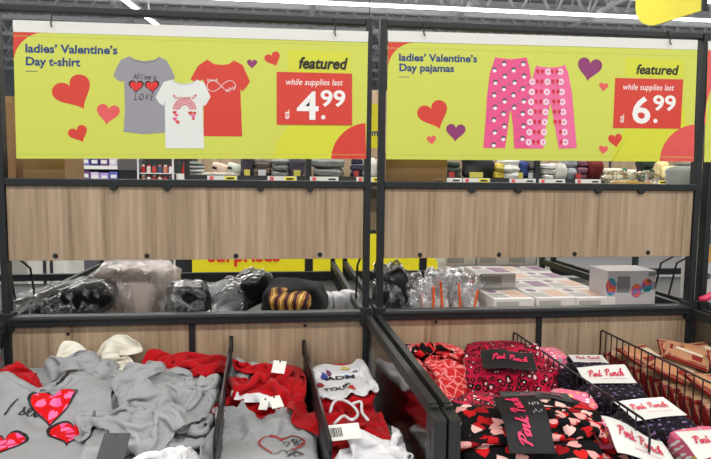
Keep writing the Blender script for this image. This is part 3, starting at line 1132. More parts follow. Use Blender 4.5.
# --- hanging sign, top right
HS = mat('hanging_sign_yellow', (226, 214, 60), 0.5, 0.05, 2)
pA, pB = PZ(650, 27, 2.62), PZ(704, 10, 2.62)
d = (pB - pA)
Lh = np.linalg.norm(d)
d /= Lh
pts = [(0.16 * Lh, 0.0), (Lh, 0), (Lh, 0.8), (-0.32 * Lh, 0.8), (-0.32 * Lh, 0.19)] + [(-0.32 * Lh + 0.48 * Lh * (1 - math.cos(a)), 0.19 * (1 - math.sin(a))) for a in np.linspace(0.15, math.pi / 2, 9)]
nrm = np.array([-d[1], d[0], 0]) * 0.008
vs = [pA + d * u + np.array([0, 0, w]) + s_ * nrm for s_ in (-1, 1) for u, w in pts]
n = len(pts)
hs = empty('hanging_sign', pA + d * Lh / 2, 'rounded yellow sign hanging from the ceiling at top right', 'sign')
MB().add(vs, [tuple(range(n)), tuple(range(2 * n - 1, n - 1, -1))] + [(i, n + i, n + (i + 1) % n, (i + 1) % n) for i in range(n)]).build('sign_board', HS, hs)
MB().bar(pB + np.array([0, 0, 0]), pB + np.array([0, 0, 0.8]), 0.02, 0.03, up=(1, 0, 0)).build('edge_strip', METAL, hs)
m = MB()
for u in (0.1, 0.8):
    q = pA + d * Lh * u + np.array([0, 0, 0.8])
    m.bar(q, q + np.array([0, 0, 5.3 - q[2]]), 0.006, 0.006, up=(1, 0, 0))
m.build('cable', METAL, hs)
# ------------------------------------------------------------------ soft goods: a small cloth solver
HX0, HY0, HC = -1.0, -0.95, 0.006
HN, HM = int(2.95 / HC), int(1.0 / HC)
HF = np.full((HN, HM), FLOOR_Z)


def h_idx(x, y):
    return np.clip(((x - HX0) / HC).astype(int), 0, HN - 1), np.clip(((y - HY0) / HC).astype(int), 0, HM - 1)


def h_stamp(P, pad=0.0):
    i, j = h_idx(P[:, 0], P[:, 1])
    for a in (-1, 0, 1):
        for b in (-1, 0, 1):
            np.maximum.at(HF, (np.clip(i + a, 0, HN - 1), np.clip(j + b, 0, HM - 1)), P[:, 2] + pad)


def catmull(A, k, axis):
    A = np.moveaxis(A, axis, 0)
    n = A.shape[0]
    t = np.linspace(0, n - 1, (n - 1) * k + 1)
    i = np.clip(t.astype(int), 0, n - 2)
    u = (t - i).reshape(-1, *([1] * (A.ndim - 1)))
    p0, p1, p2, p3 = A[np.maximum(i - 1, 0)], A[i], A[i + 1], A[np.minimum(i + 2, n - 1)]
    r = 0.5 * (2 * p1 + (p2 - p0) * u + (2 * p0 - 5 * p1 + 4 * p2 - p3) * u ** 2 + (3 * p1 - p0 - 3 * p2 + p3) * u ** 3)
    return np.moveaxis(r, 0, axis)


def smooth(a, b, x):
    t = np.clip((x - a) / (b - a), 0, 1)
    return t * t * (3 - 2 * t)


def tee_rest(w=0.46, l=0.58, sl=0.12, neck=0.09, scoop=0.07, nu=38, nv=46):
    v = np.linspace(0, 1, nv)[:, None]
    u = np.linspace(-1, 1, nu)[None, :]
    half = w / 2 + sl * smooth(0.66, 0.74, v)
    x = u * half
    y = v * l + 0 * u
    wt = smooth(0.60, 1.0, v)
    ax = np.abs(x)
    y = y - wt * np.maximum(ax - neck, 0) * 0.38 - smooth(0.7, 1.0, v) * scoop * np.clip(1 - (x / neck) ** 2, 0, 1)
    return np.stack([x, y - l / 2], -1)


def rect_rest(w, l, nu=34, nv=34):
    v = np.linspace(0, 1, nv)[:, None]
    u = np.linspace(-1, 1, nu)[None, :]
    return np.stack([u * w / 2 + 0 * v, (v - 0.5) * l + 0 * u], -1)


def relax(P, a, b, L, s):
    pa, pb = P[a], P[b]
    d = pb - pa
    n = np.sqrt((d * d).sum(-1)) + 1e-9
    c = (s * 0.5 * (n - L) / n)[..., None] * d
    P[a] += c
    P[b] -= c


def edge_sets(rest):
    n, m = rest.shape[:2]
    sets = []

    def add(a, b, s):
        L = np.sqrt(((rest[a] - rest[b]) ** 2).sum(-1))
        if L.size:
            sets.append((a, b, L, s))
    S = slice
    for st in (0, 1):
        k = (m - st) // 2
        add((S(None), S(st, st + 2 * k - 1 + 0, 2)) if False else (S(None), S(st, m - 1, 2)), (S(None), S(st + 1, m, 2)), 1.0)
        add((S(st, n - 1, 2), S(None)), (S(st + 1, n, 2), S(None)), 1.0)
        add((S(st, n - 1, 2), S(0, m - 1)), (S(st + 1, n, 2), S(1, m)), 0.5)
        add((S(st, n - 1, 2), S(1, m)), (S(st + 1, n, 2), S(0, m - 1)), 0.5)
    bs = 0.16
    for st in range(4):
        a = np.arange(st, m - 2, 4)
        for o in (0, 1):
            a2 = a[a % 1 == 0]
        if len(a):
            add((S(None), a), (S(None), a + 2), bs)
        b = np.arange(st, n - 2, 4)
        if len(b):
            add((b, S(None)), (b + 2, S(None)), bs)
    return sets


class Cloth:
    pass


def throw(rest, c, ang, comp=(0.86, 0.86), amp=0.02, seed=1, xb=(-0.87, 0.28), yb=(-0.83, -0.015), steps=70, fold=None, freq=(10, 30), lift=0.015, hold=0.07, dirn=None):
    """let a garment fall in folds on the pile; returns the settled grid"""
    g = np.random.default_rng(seed)
    n, m = rest.shape[:2]
    ca, sa = math.cos(ang), math.sin(ang)
    q = rest * np.array(comp)
    if fold is not None:                       # turn the hem end under
        under = q[..., 1] < fold
        q = q.copy()
        q[..., 1] = np.where(under, 2 * fold - q[..., 1], q[..., 1])
    x = c[0] + q[..., 0] * ca - q[..., 1] * sa
    y = c[1] + q[..., 0] * sa + q[..., 1] * ca
    x = np.clip(x, *xb)
    y = np.clip(y, *yb)
    i, j = h_idx(x, y)
    hs = HF.copy()
    for _ in range(3):
        hs = np.maximum(hs, (np.roll(hs, 2, 0) + np.roll(hs, -2, 0) + np.roll(hs, 2, 1) + np.roll(hs, -2, 1)) / 4)
    z = hs[i, j] + lift + amp * (fold_noise(rest[..., 0], rest[..., 1], seed, *freq, n=7) + 0.5 * fold_noise(rest[..., 0], rest[..., 1], seed + 50, freq[1], freq[1] * 2, n=5)) + amp
    if dirn is not None:                       # long drapes in one direction
        z = z + amp * 1.2 * np.sin((rest[..., 0] * math.cos(dirn) + rest[..., 1] * math.sin(dirn)) * 38 + 1.5 * fold_noise(rest[..., 0], rest[..., 1], seed + 9, 4, 9, 4))
    if fold is not None:
        z = z + np.where(under, 0.0, 0.022)
    P = np.stack([x, y, z], -1)
    R3 = np.concatenate([rest, np.zeros((n, m, 1))], -1)
    sets = edge_sets(R3)
    prev = P.copy()
    ax, ay = P[::5, ::5, 0].copy(), P[::5, ::5, 1].copy()
    for st in range(steps):
        v = (P - prev) * 0.93
        v[..., 2] -= 0.00045
        np.clip(v, -0.012, 0.012, out=v)
        prev = P.copy()
        P = P + v
        for _ in range(6):
            for a, b, L, s in sets:
                relax(P, a, b, L, s)
            P[..., 0] = np.clip(P[..., 0], *xb)
            P[..., 1] = np.clip(P[..., 1], *yb)
        P[::5, ::5, 0] += (ax - P[::5, ::5, 0]) * hold
        P[::5, ::5, 1] += (ay - P[::5, ::5, 1]) * hold
        i, j = h_idx(P[..., 0], P[..., 1])
        hh = HF[i, j] + 0.004
        if fold is not None:
            hh = hh + np.where(under, 0, 0.010)
        hit = P[..., 2] < hh
        P[..., 2] = np.maximum(P[..., 2], hh)
        f = np.where(hit, 0.75, 0.0)[..., None]
        P[..., :2] = P[..., :2] * (1 - f) + prev[..., :2] * f
    F = catmull(catmull(P, 2, 0), 2, 1)
    R2 = catmull(catmull(rest, 2, 0), 2, 1)
    for _ in range(1):
        F[1:-1, 1:-1] = F[1:-1, 1:-1] * 0.6 + 0.1 * (F[2:, 1:-1] + F[:-2, 1:-1] + F[1:-1, 2:] + F[1:-1, :-2])
    cl = Cloth()
    cl.P, cl.R = F, R2
    du = np.gradient(F, axis=1)
    dv = np.gradient(F, axis=0)
    nn = np.cross(du, dv)
    cl.N = nn / (np.linalg.norm(nn, axis=-1)[..., None] + 1e-9)
    cl.U, cl.V = du, dv
    cl.Ru, cl.Rv = np.gradient(R2, axis=1), np.gradient(R2, axis=0)
    h_stamp(catmull(catmull(F, 2, 0), 2, 1).reshape(-1, 3), 0.002)
    return cl


def cloth_obj(cl, name, m, label, cat, group=None, thick=0.0028):
    n, k = cl.P.shape[:2]
    idx = np.arange(n * k).reshape(n, k)
    fs = np.stack([idx[:-1, :-1], idx[:-1, 1:], idx[1:, 1:], idx[1:, :-1]], -1).reshape(-1, 4).tolist()
    me = np_mesh(name, cl.P.reshape(-1, 3), fs, cl.R.reshape(-1, 2) + 0.5)
    o = link(name, me, m)
    md = o.modifiers.new('thickness', 'SOLIDIFY')
    md.thickness = thick
    md.offset = 0
    cl.o = o
    return tag(o, label, cat, group)


def cloth_at(cl, R, off):
    """rest coordinates -> points on the settled cloth"""
    Rf = cl.R.reshape(-1, 2)
    out = []
    for r in np.asarray(R):
        k = int(((Rf - r) ** 2).sum(1).argmin())
        i, j = divmod(k, cl.R.shape[1])
        A = np.stack([cl.Ru[i, j], cl.Rv[i, j]], 1)
        try:
            d = np.linalg.solve(A, r - cl.R[i, j])
        except np.linalg.LinAlgError:
            d = np.zeros(2)
        d = np.clip(d, -0.8, 0.8)
        s = 1 if cl.N[i, j][2] > 0 else -1
        out.append(cl.P[i, j] + cl.U[i, j] * d[0] + cl.V[i, j] * d[1] + cl.N[i, j] * off)
    return np.array(out)


def refine2d(V, F, mx=0.010, rounds=4):
    bm = bmesh.new()
    vs = [bm.verts.new((v[0], v[1], 0)) for v in V]
    for f in F:
        try:
            bm.faces.new([vs[i] for i in f])
        except ValueError:
            pass
    bmesh.ops.triangulate(bm, faces=bm.faces[:])
    for _ in range(rounds):
        e = [e for e in bm.edges if e.calc_length() > mx]
        if not e:
            break
        bmesh.ops.subdivide_edges(bm, edges=e, cuts=1)
        bmesh.ops.triangulate(bm, faces=[f for f in bm.faces if len(f.verts) > 3])
    bm.verts.index_update()
    V2 = np.array([v.co[:2] for v in bm.verts])
    F2 = [tuple(v.index for v in f.verts) for f in bm.faces]
    bm.free()
    return V2, F2


def decal(cl, name, V, F, m, off=0.0032, mx=0.010, label=None):
    V, F = refine2d(V, F, mx)
    P = cloth_at(cl, V, off)
    me = np_mesh(name, P, F, V + 0.5)
    o = link(name, me, m)
    attach(o, cl.o)
    if label:
        o['label'] = label
    return o


def rest_at(cl, px, py):
    u, v = project(cl.P)
    d = (u - px) ** 2 + (v - py) ** 2 - (cl.P[..., 2] - 0.8) * 20
    k = int(d.argmin())
    i, j = divmod(k, d.shape[1])
    return cl.R[i, j].copy()


def place2d(V, c, s, ang=0.0):
    ca, sa = math.cos(ang), math.sin(ang)
    V = np.asarray(V) * s
    return np.stack([V[:, 0] * ca - V[:, 1] * sa, V[:, 0] * sa + V[:, 1] * ca], 1) + np.asarray(c)


def band(pts, w):
    """flat ribbon along a 2D line"""
    p = np.array(pts, float)
    d = np.gradient(p, axis=0)
    d /= np.linalg.norm(d, axis=1)[:, None] + 1e-9
    nn = np.stack([-d[:, 1], d[:, 0]], 1) * w / 2
    V = np.concatenate([p + nn, p - nn])
    n = len(p)
    return V, [(i, i + 1, n + i + 1, n + i) for i in range(n - 1)]


def collar(cl, m, neck=0.09, scoop=0.07, l=0.58, w=0.020, name='neckband'):
    xs = np.linspace(-neck * 0.97, neck * 0.97, 25)
    ys = l / 2 - scoop * (1 - (xs / neck) ** 2) - w * 0.5
    V, F = band(np.stack([xs, ys], 1), w)
    o = decal(cl, name, V, F, m, 0.0035, 0.02)
    md = o.modifiers.new('thickness', 'SOLIDIFY')
    md.thickness = 0.003
    md.offset = 1
    return o


def hem(cl, pts, w, m, name='hem'):
    V, F = band(pts, w)
    return decal(cl, name, V, F, m, 0.0034, 0.02)


# ------------------------------------------------------------------ dividers in the front bins
def plate_divider(px, py, label):
    """dark sheet divider with a row of punched slots along the top"""
    p = PY(px, py, -0.02)
    x, zt = p[0], p[2]
    r = empty('shelf_divider', (x, -0.42, FLOOR_Z), label, 'divider', 'bin dividers')
    y0, y1 = -0.80, -0.012
    m = MB()
    nsl = 44
    dy = (y1 - y0) / nsl
    m.box(x - 0.0025, x + 0.0025, y0, y1, FLOOR_Z, zt - 0.045)
    m.box(x - 0.0025, x + 0.0025, y0, y1, zt - 0.012, zt)
    m.box(x - 0.0025, x + 0.0025, y0, y1, zt - 0.031, zt - 0.026)
    for k in range(nsl + 1):
        yy = y0 + k * dy
        m.box(x - 0.0025, x + 0.0025, max(y0, yy - 0.004), min(y1, yy + 0.004), zt - 0.045, zt - 0.012)
    m.v = [(a + 0.03 * (-b / 0.8), b, c) for a, b, c in m.v]
    m.build('sheet', METAL, r)
    MB().box(x - 0.006, x + 0.006, -0.012, -0.005, zt - 0.05, zt + 0.004).build('end_clip', METAL, r)
    return x


XD1 = plate_divider(231, 338, 'dark punched divider right of the grey shirts and red shirt')
XD2 = plate_divider(304, 342, 'dark punched divider left of the white printed shirt')


def wire_divider(px, py, y0, label):
    p = PY(px, py, -0.02)
    x, zt = p[0], p[2]
    r = empty('wire_divider', (x, -0.42, FLOOR_Z), label, 'divider', 'bin dividers')
    MB().tube([(x, -0.02, FLOOR_Z), (x, -0.02, zt - 0.004), (x, -0.026, zt)] + [(x, -0.026 + (y0 + 0.056) * t, zt) for t in np.linspace(0.05, 1, 8)]
              + [(x, y0 + 0.012, zt - 0.006), (x, y0, zt - 0.03), (x, y0, FLOOR_Z)], 0.0032, 6).build('frame_wire', WIRE, r)
    MB().tube([(x, -0.02, FLOOR_Z + 0.02), (x, y0, FLOOR_Z + 0.02)], 0.0025, 6).build('frame_wire', WIRE, r)
    y = -0.055
    me = MB().tube([(0, 0, FLOOR_Z + 0.02), (0, 0, zt)], 0.0021, 6).mesh('upright_wire')
    while y > y0 + 0.02:
        o = link('upright_wire', me, WIRE)
        o.location = (x, y, 0)
        attach(o, r)
        y -= 0.036
    return x


XW1 = wire_divider(513.6, 332, -0.83, 'black wire divider between the pajamas and the socks')
XW2 = wire_divider(601, 330, -0.83, 'black wire divider between the socks and the beige packs')

# ------------------------------------------------------------------ folded garments at the bottom of the bins


def folded(name, m, loc, dims, rz, seed, label, cat, group=None, layers=3, amp=0.004, rx=0, ry=0):
    P, fs, uv = soft_block(*dims, seed=seed, amp=amp, layers=layers)
    A = np.array(TR(loc, rz, rx, ry))
    P = P @ A[:3, :3].T + A[:3, 3]
    o = link(name, np_mesh(name, P, fs, uv), m)
    h_stamp(P[P[:, 2] > loc[2] + dims[2] * 0.3])
    # fill the top of the slab in the height field
    u = np.linspace(-0.46, 0.46, 40)
    gx, gy = np.meshgrid(u * dims[0], u * dims[1])
    T = np.stack([gx.ravel(), gy.ravel(), np.full(gx.size, dims[2] * 0.97)], 1) @ A[:3, :3].T + A[:3, 3]
    h_stamp(T)
    return tag(o, label, cat, group)


k = 0
for cx, w, mm, nm, side in ((-0.70, 0.34, GREY_T, 'grey', 'left of the bin'), (-0.36, 0.34, GREY_T, 'grey', 'beside the left divider'),
                            (-0.035, 0.225, RED_T, 'red', 'between the two dividers'), (0.19, 0.17, RED_T, 'red', 'beside the centre post')):
    for cy, dd, hts in ((-0.20, 0.36, (0.07, 0.065, 0.05 if nm == 'grey' else 0.03)), (-0.58, 0.36, (0.07, 0.06))):
        z = FLOOR_Z
        for lv, hh in enumerate(hts):
            k += 1
            folded('folded_shirt', mm, (cx, cy, z), (w, dd, hh), 0, 20 + k, 'folded %s shirt %s, %s, %s of its stack' % (
                nm, side, 'against the board' if cy > -0.4 else 'near the front', ('bottom', 'second', 'top')[lv]), 'shirt', 'buried folded %s shirts' % nm)
            z += hh * 0.97
XC1 = (X[0] + 0.014, XD1 - 0.006)
XC2 = (XD1 + 0.006, XD2 - 0.006)
XC3 = (XD2 + 0.006, X[1] - 0.012)

# ------------------------------------------------------------------ shirts, left bin
def top_z(px, py, z0=0.90):
    z = z0
    for _ in range(8):
        p = PZ(px, py, z)
        i, j = h_idx(np.array([p[0]]), np.array([p[1]]))
        z = 0.5 * z + 0.5 * float(HF[max(0, i[0] - 2):i[0] + 3, max(0, j[0] - 2):j[0] + 3].max())
    return z


def shirt(px, py, z, ang, m, label, seed, xb, rest=None, group='thrown shirts in the left bin', name='t_shirt', **kw):
    c = PZ(px, py, top_z(px, py, z) + 0.012)
    cl = throw(tee_rest() if rest is None else rest, c, ang, seed=seed, xb=xb, **kw)
    cloth_obj(cl, name, m, label, 'shirt', group)
    return cl


small = tee_rest(0.34, 0.42, 0.09, 0.07, 0.05, 30, 34)
white_back = shirt(96, 370, 0.90, 0.5, CREAM_T, 'cream shirt bunched against the board behind the grey shirts', 33, XC1, rest=small, comp=(0.40, 0.44), amp=0.09, lift=0.08, hold=0.6, steps=45, yb=(-0.83, -0.03))
red_pile = shirt(186, 364, 0.90, 1.2, RED_T, 'red shirt bunched above the folded grey shirts', 5, XC1, rest=small, comp=(0.44, 0.52), amp=0.05, lift=0.03, hold=0.2)
g4 = shirt(160, 432, 0.87, 0.12, GREY_T, 'grey shirt lowest in the stack beside the divider', 6, XC1, rest=tee_rest(0.38, 0.48, 0.08), comp=(0.62, 0.80), amp=0.016, fold=-0.10, lift=0.03)
g5 = shirt(2, 392, 0.90, 0.2, GREY_T, 'plain grey shirt under the sunglasses shirt at the left', 26, XC1, rest=tee_rest(0.38, 0.48, 0.08), comp=(0.6, 0.7), amp=0.03, lift=0.02, hold=0.15)
red_edge = shirt(-4, 380, 0.90, -0.4, RED_T, 'red shirt showing at the left edge of the bin', 4, XC1, rest=small, comp=(0.3, 0.4), amp=0.03, hold=0.3)
g6 = shirt(120, 385, 0.90, 0.0, GREY_T, 'plain grey shirt behind the twisted neckline shirt', 27, XC1, rest=tee_rest(0.38, 0.40, 0.08), comp=(0.6, 0.6), amp=0.03, lift=0.02, hold=0.15)
g3 = shirt(180, 404, 0.90, -0.10, GREY_T, 'grey shirt with two black size labels beside the divider', 8, XC1, rest=tee_rest(0.36, 0.46, 0.08), comp=(0.56, 0.80), amp=0.016, fold=-0.10, lift=0.03)
collar(g3, GREY_T, l=0.46)
g1 = shirt(26, 428, 0.90, 0.22, GREY_T, 'grey shirt printed with heart sunglasses', 9, XC1, rest=tee_rest(0.42, 0.50, 0.08), comp=(0.90, 0.95), amp=0.011, lift=0.02, dirn=0.6, freq=(7, 15))
collar(g1, GREY_T, l=0.50)
g2 = shirt(136, 408, 0.93, 0.9, GREY_T, 'grey shirt with twisted neckline lying over the sunglasses shirt', 10, XC1, rest=tee_rest(0.30, 0.38, 0.06), comp=(0.50, 0.74), amp=0.026, lift=0.03, dirn=0.2, freq=(8, 20), hold=0.12)
collar(g2, GREY_T, l=0.38)
wfront = shirt(178, 470, 0.88, 0.2, WHITE_T, 'white shirt corner at the bottom edge below the grey stack', 12, XC1, rest=small, comp=(0.26, 0.30), amp=0.03, lift=0.02, hold=0.2)

# middle compartment
gslv = shirt(246, 372, 0.90, 1.3, GREY_T, 'grey sleeve behind the red shirts in the middle compartment', 13, XC2, rest=small, comp=(0.30, 0.30), amp=0.045, lift=0.03, hold=0.2)
rA = shirt(260, 398, 0.92, 0.1, RED_T, 'red shirt flat behind the grey raglan shirt', 14, XC2, rest=tee_rest(0.36, 0.40, 0.06), comp=(0.60, 0.60), amp=0.020, lift=0.02, hold=0.12)
rB = shirt(275, 380, 0.95, -0.4, RED_T, 'red shirt with white cuff heaped against the board', 15, XC2, rest=small, comp=(0.48, 0.52), amp=0.04, lift=0.035, hold=0.2)
rag = shirt(262, 442, 0.90, -0.08, GREY_T, 'grey raglan shirt with red sleeves and a red heart line', 16, (XD1 - 0.02, XD2 + 0.06), rest=tee_rest(0.32, 0.34, 0.07, 0.08, 0.03), comp=(0.80, 0.92), amp=0.008, lift=0.03, freq=(8, 14))

# right compartment of the left bin
rC = shirt(352, 412, 0.90, 0.2, RED_T, 'red hooded top with white drawstring', 17, XC3, rest=tee_rest(0.28, 0.40, 0.05), comp=(0.56, 0.74), amp=0.022, lift=0.02, hold=0.12)
wP = shirt(349, 377, 0.93, 0.06, WHITE_T, 'white shirt with black lettering below the board', 18, XC3, rest=tee_rest(0.25, 0.34, 0.04, 0.05, 0.03, 26, 30), comp=(0.74, 0.88), amp=0.010, lift=0.035, freq=(8, 16), hold=0.12)
wF = shirt(392, 458, 0.88, 0.4, WHITE_T, 'plain white shirt beside the black front post', 19, (XC3[0], X[1] + 0.015), rest=small, comp=(0.42, 0.50), amp=0.03, lift=0.03, hold=0.12)
rD = shirt(320, 418, 0.93, 0.9, RED_T, 'narrow red shirt lying over the dark divider', 20, (XD2 - 0.06, X[1] - 0.012), rest=rect_rest(0.10, 0.26, 14, 26), comp=(0.6, 0.7), amp=0.015, lift=0.02)

# ---- prints, labels, tags
LAB = mat('black_label', (30, 30, 32), 0.5, 0.1)
TAGW = mat('white_tag', (232, 232, 226), 0.5, 0.03)


def rect2d(w, h):
    return np.array([(-w / 2, -h / 2), (w / 2, -h / 2), (w / 2, h / 2), (-w / 2, h / 2)]), [(0, 1, 2, 3)]


def lens(cl, px, py, w, ang):
    c = rest_at(cl, px, py)
    h = heart2d(40)
    decal(cl, 'sunglasses_rim', place2d(h * 1.16, c, w, ang), [tuple(range(40))], BLACKP, 0.0030)
    decal(cl, 'sunglasses_lens', place2d(h, c, w, ang), [tuple(range(40))], GLASSES, 0.0042)


lens(g1, 53, 407, 0.115, -0.1)
lens(g1, 72, 436, 0.115, -0.1)
lens(g1, 0, 447, 0.10, -0.1)
V, F = script2d('I see', 0.2)
decal(g1, 'lettering', place2d(fit2d(V, 0.095), rest_at(g1, 4, 418), 1.0, -0.05), F, BLACKP, 0.0034, 0.012)
V, F = rect2d(0.050, 0.018)
for px, py, a in ((183, 421, 0.5), (218, 382, -0.6)):
    c = rest_at(g3, px, py)
    decal(g3, 'size_label', place2d(V * np.array([1.2, 1.5]), c, 1.0, a), F, LAB, 0.0045)
    decal(g3, 'label_lettering', place2d(V * np.array([0.7, 0.22]), c, 1.0, a), F, WHITEP, 0.0055)
c = rest_at(g2, 92, 395)
for dy in (0.0, -0.012):
    decal(g2, 'neck_print', place2d(V * np.array([0.8, 0.3]), c + np.array([0, dy]), 1.0, 1.1), F, mat('print_dim', (90, 92, 96)), 0.0035)
# loose tag
def hang_tag(px, py, z, w, h, rz, rx, m, label, barcode=False, ry=0.0, string=True):
    p = PZ(px, py, z)
    r = empty('hang_tag', p.tolist(), label, 'tag', 'paper hang tags in the left bin')
    A = TR(p.tolist(), rz, rx, ry)
    mb = MB().box(-w / 2, w / 2, -h / 2, h / 2, -0.0006, 0.0006)
    me = mb.mesh('card')
    me.transform(A)
    attach(link('card', me, m), r)
    if barcode:
        x = -w * 0.36
        mb = MB()
        g = random.Random(3)
        while x < -w * 0.02:
            t = g.choice((0.0008, 0.0015, 0.0022))
            mb.box(x, x + t, -h * 0.28, h * 0.3, 0.0007, 0.0009)
            x += t + g.choice((0.0008, 0.0014))
        me = mb.mesh('barcode')
        me.transform(A)
        attach(tag(link('barcode', me, BLACKP), kind='stuff'), r)
    else:
        mb = MB().tube([(0, h * 0.42, 0.0004), (0, h * 0.42, 0.0009)], 0.003, 10)
        me = mb.mesh('eyelet')
        me.transform(A)
        attach(link('eyelet', me, METAL2), r)
    return r


hang_tag(113, 449, top_z(113, 449) + 0.02, 0.062, 0.075, -0.15, 0.75, mat('charcoal_card', (66, 68, 72), 0.6, 0.05), 'charcoal hang tag on the twisted grey shirt')
hang_tag(343, 432, top_z(343, 432) + 0.015, 0.085, 0.044, 0.12, 0.55, TAGW, 'white barcode tag on the red hooded top', True)
hang_tag(276, 402, top_z(276, 402) + 0.014, 0.034, 0.034, 0.5, 0.7, TAGW, 'blank white square tag nearest the white cuff')
hang_tag(264, 404, top_z(264, 404) + 0.012, 0.024, 0.034, -0.3, 0.7, TAGW, 'small white tag beside the square tag under the white cuff')
hang_tag(279, 367, top_z(279, 367) + 0.02, 0.040, 0.036, -0.4, 1.0, TAGW, 'white tag standing up behind the red cuffed shirt')
# cuff of rB
cuff = decal(rB, 'cuff', *band([(-0.16, -0.21 + 0.012), (-0.05, -0.198), (0.05, -0.198), (0.16, -0.198)], 0.024), WHITE_T, 0.004, 0.02)
# raglan sleeves
for s_ in (-1, 1):
    Vs = np.array([(s_ * 0.20, 0.02), (s_ * 0.30, 0.03), (s_ * 0.30, 0.20), (s_ * 0.16, 0.21), (s_ * 0.17, 0.10)])
    decal(rag, 'sleeve', Vs, [(0, 1, 2, 3, 4) if s_ > 0 else (4, 3, 2, 1, 0)], RED_T, 0.0036)
hc = rest_at(rag, 281, 446)
t = np.linspace(-2.5, 2.2, 40)
hp = np.stack([16 * np.sin(t) ** 3 / 32, (13 * np.cos(t) - 5 * np.cos(2 * t) - 2 * np.cos(3 * t) - np.cos(4 * t)) / 30], 1)
V, F = band(place2d(hp, hc, 0.12, -0.1), 0.006)
decal(rag, 'heart_line', V, F, mat('print_dull_red', (160, 50, 52)), 0.004)
g = random.Random(5)
for q in range(9):                                   # loose sketch strokes under the heart line
    c = rest_at(rag, 290 + g.uniform(-13, 9), 446 + g.uniform(-6, 12))
    a0 = g.uniform(0, 6)
    pp = [(c[0] + 0.014 * (0.5 + g.random()) * math.cos(a0 + u * 0.6), c[1] + 0.012 * math.sin(a0 + u * 0.75)) for u in range(7)]
    V, F = band(pp, 0.0032)
    decal(rag, 'sketch_stroke', V, F, BLACKP, 0.0042)
# lettering on the white shirt
for body, px, py, w in (('ADM', 326, 382, 0.105), ('TOUR', 325, 391, 0.09)):
    V, F = text2d(body, 0.03, 0.2)
    decal(wP, 'lettering', place2d(fit2d(V, w), rest_at(wP, px, py), 1.0, 0.12), F, BLACKP, 0.0042)
for px, py, w, h, rgb in ((345, 369, 0.022, 0.026, (226, 206, 120)), (347, 377, 0.016, 0.02, (120, 170, 214)), (323, 377, 0.016, 0.05, (44, 60, 150)), (328, 374, 0.012, 0.04, (120, 40, 90)), (320, 386, 0.016, 0.03, (150, 40, 50)), (352, 388, 0.014, 0.022, (190, 60, 50))):
    c = rest_at(wP, px, py)
    decal(wP, 'colour_print', np.array([(a_ * (1 + 0.3 * math.sin(5 * q_)), b_ * (1 + 0.25 * math.cos(3 * q_ + px))) for q_, (a_, b_) in enumerate(arc(0, 0, 0.5, 0, 360, 14)[:-1])]) * np.array([w, h]) * 1.4 + c, [tuple(range(14))], mat('ink_%d_%d_%d' % rgb, rgb, 0.7), 0.0040)
# drawstring
z = top_z(345, 408)
pts = []
for px, py in ((330, 412), (334, 402), (342, 400), (352, 405), (358, 414), (352, 420), (344, 416), (338, 420), (334, 424)):
    p = PZ(px, py, top_z(px, py) + 0.006)
    pts.append(p)
pts = catmull(np.array(pts), 4, 0)
o = MB().tube(pts.tolist(), 0.0042, 6).build('drawstring', WHITE_T, rC.o, smooth=True)
pts = catmull(np.array([PZ(px, py, top_z(px, py) + 0.006) for px, py in ((352, 404), (361, 402), (362, 412), (368, 420))]), 4, 0)
MB().tube(pts.tolist(), 0.0042, 6).build('drawstring', WHITE_T, rC.o, smooth=True)
# ------------------------------------------------------------------ right bin: folded pajamas with paper bands


def drape_card(px, py, w, h, ang, m, parent, z0=0.9, blur=10, off=0.006, name='paper_band', thick=0.001, n=18, k=14, arch=0.0, tilt=0.0):
    """a card lying on what is under it (smoothed height of the pile)"""
    zt = top_z(px, py, z0)
    c = PZ(px, py, zt)
    rest = rect_rest(w, h, n, k)
    ca, sa = math.cos(ang), math.sin(ang)
    x = c[0] + rest[..., 0] * ca - rest[..., 1] * sa
    y = c[1] + rest[..., 0] * sa + rest[..., 1] * ca
    HD = HF.copy()
    for a_ in (1, 2):
        HD = np.maximum.reduce([HD, np.roll(HD, a_, 0), np.roll(HD, -a_, 0), np.roll(HD, a_, 1), np.roll(HD, -a_, 1)])
    i, j = h_idx(x, y)
    z = HD[i, j].copy()
    for _ in range(blur):
        zp = np.pad(z, 1, mode='edge')
        z = np.maximum(z * 0.985, (zp[2:, 1:-1] + zp[:-2, 1:-1] + zp[1:-1, 2:] + zp[1:-1, :-2]) / 4)
    z = z + off + tilt * (rest[..., 1] + h / 2) + arch * (1 - (2 * rest[..., 1] / h) ** 2)
    cl = Cloth()
    P = np.stack([x, y, z], -1)
    cl.P, cl.R = catmull(catmull(P, 2, 0), 2, 1), catmull(catmull(rest, 2, 0), 2, 1)
    du, dv = np.gradient(cl.P, axis=1), np.gradient(cl.P, axis=0)
    nn = np.cross(du, dv)
    cl.N = nn / (np.linalg.norm(nn, axis=-1)[..., None] + 1e-9)
    cl.U, cl.V, cl.Ru, cl.Rv = du, dv, np.gradient(cl.R, axis=1), np.gradient(cl.R, axis=0)
    cloth_obj(cl, name, m, None, None, None, thick)
    attach(cl.o, parent)
    h_stamp(cl.P.reshape(-1, 3))
    return cl


BANDM = mat('black_paper', (26, 25, 28), 0.6, 0.08, spec=0.3)
SCRIPT_PINK = mat('script_pink', (232, 40, 96), 0.5, 0.03)
SCRIPT_RED = mat('script_red', (206, 34, 76), 0.5, 0.03)
PALEG = mat('print_pale_grey', (150, 150, 154), 0.5, 0.03)


def brand(cl, m, w, c=(0, 0), ang=0.0, off=0.0036, two=None):
    V, F = script2d('Pink Punch', 0.24)
    V = fit2d(V, w)
    V -= (V.max(0) + V.min(0)) / 2
    V = place2d(V, c, 1.0, ang)
    P = cloth_at(cl, V, off)
    o = link('lettering', np_mesh('lettering', P, F), two or m)
    attach(o, cl.o)
    return o


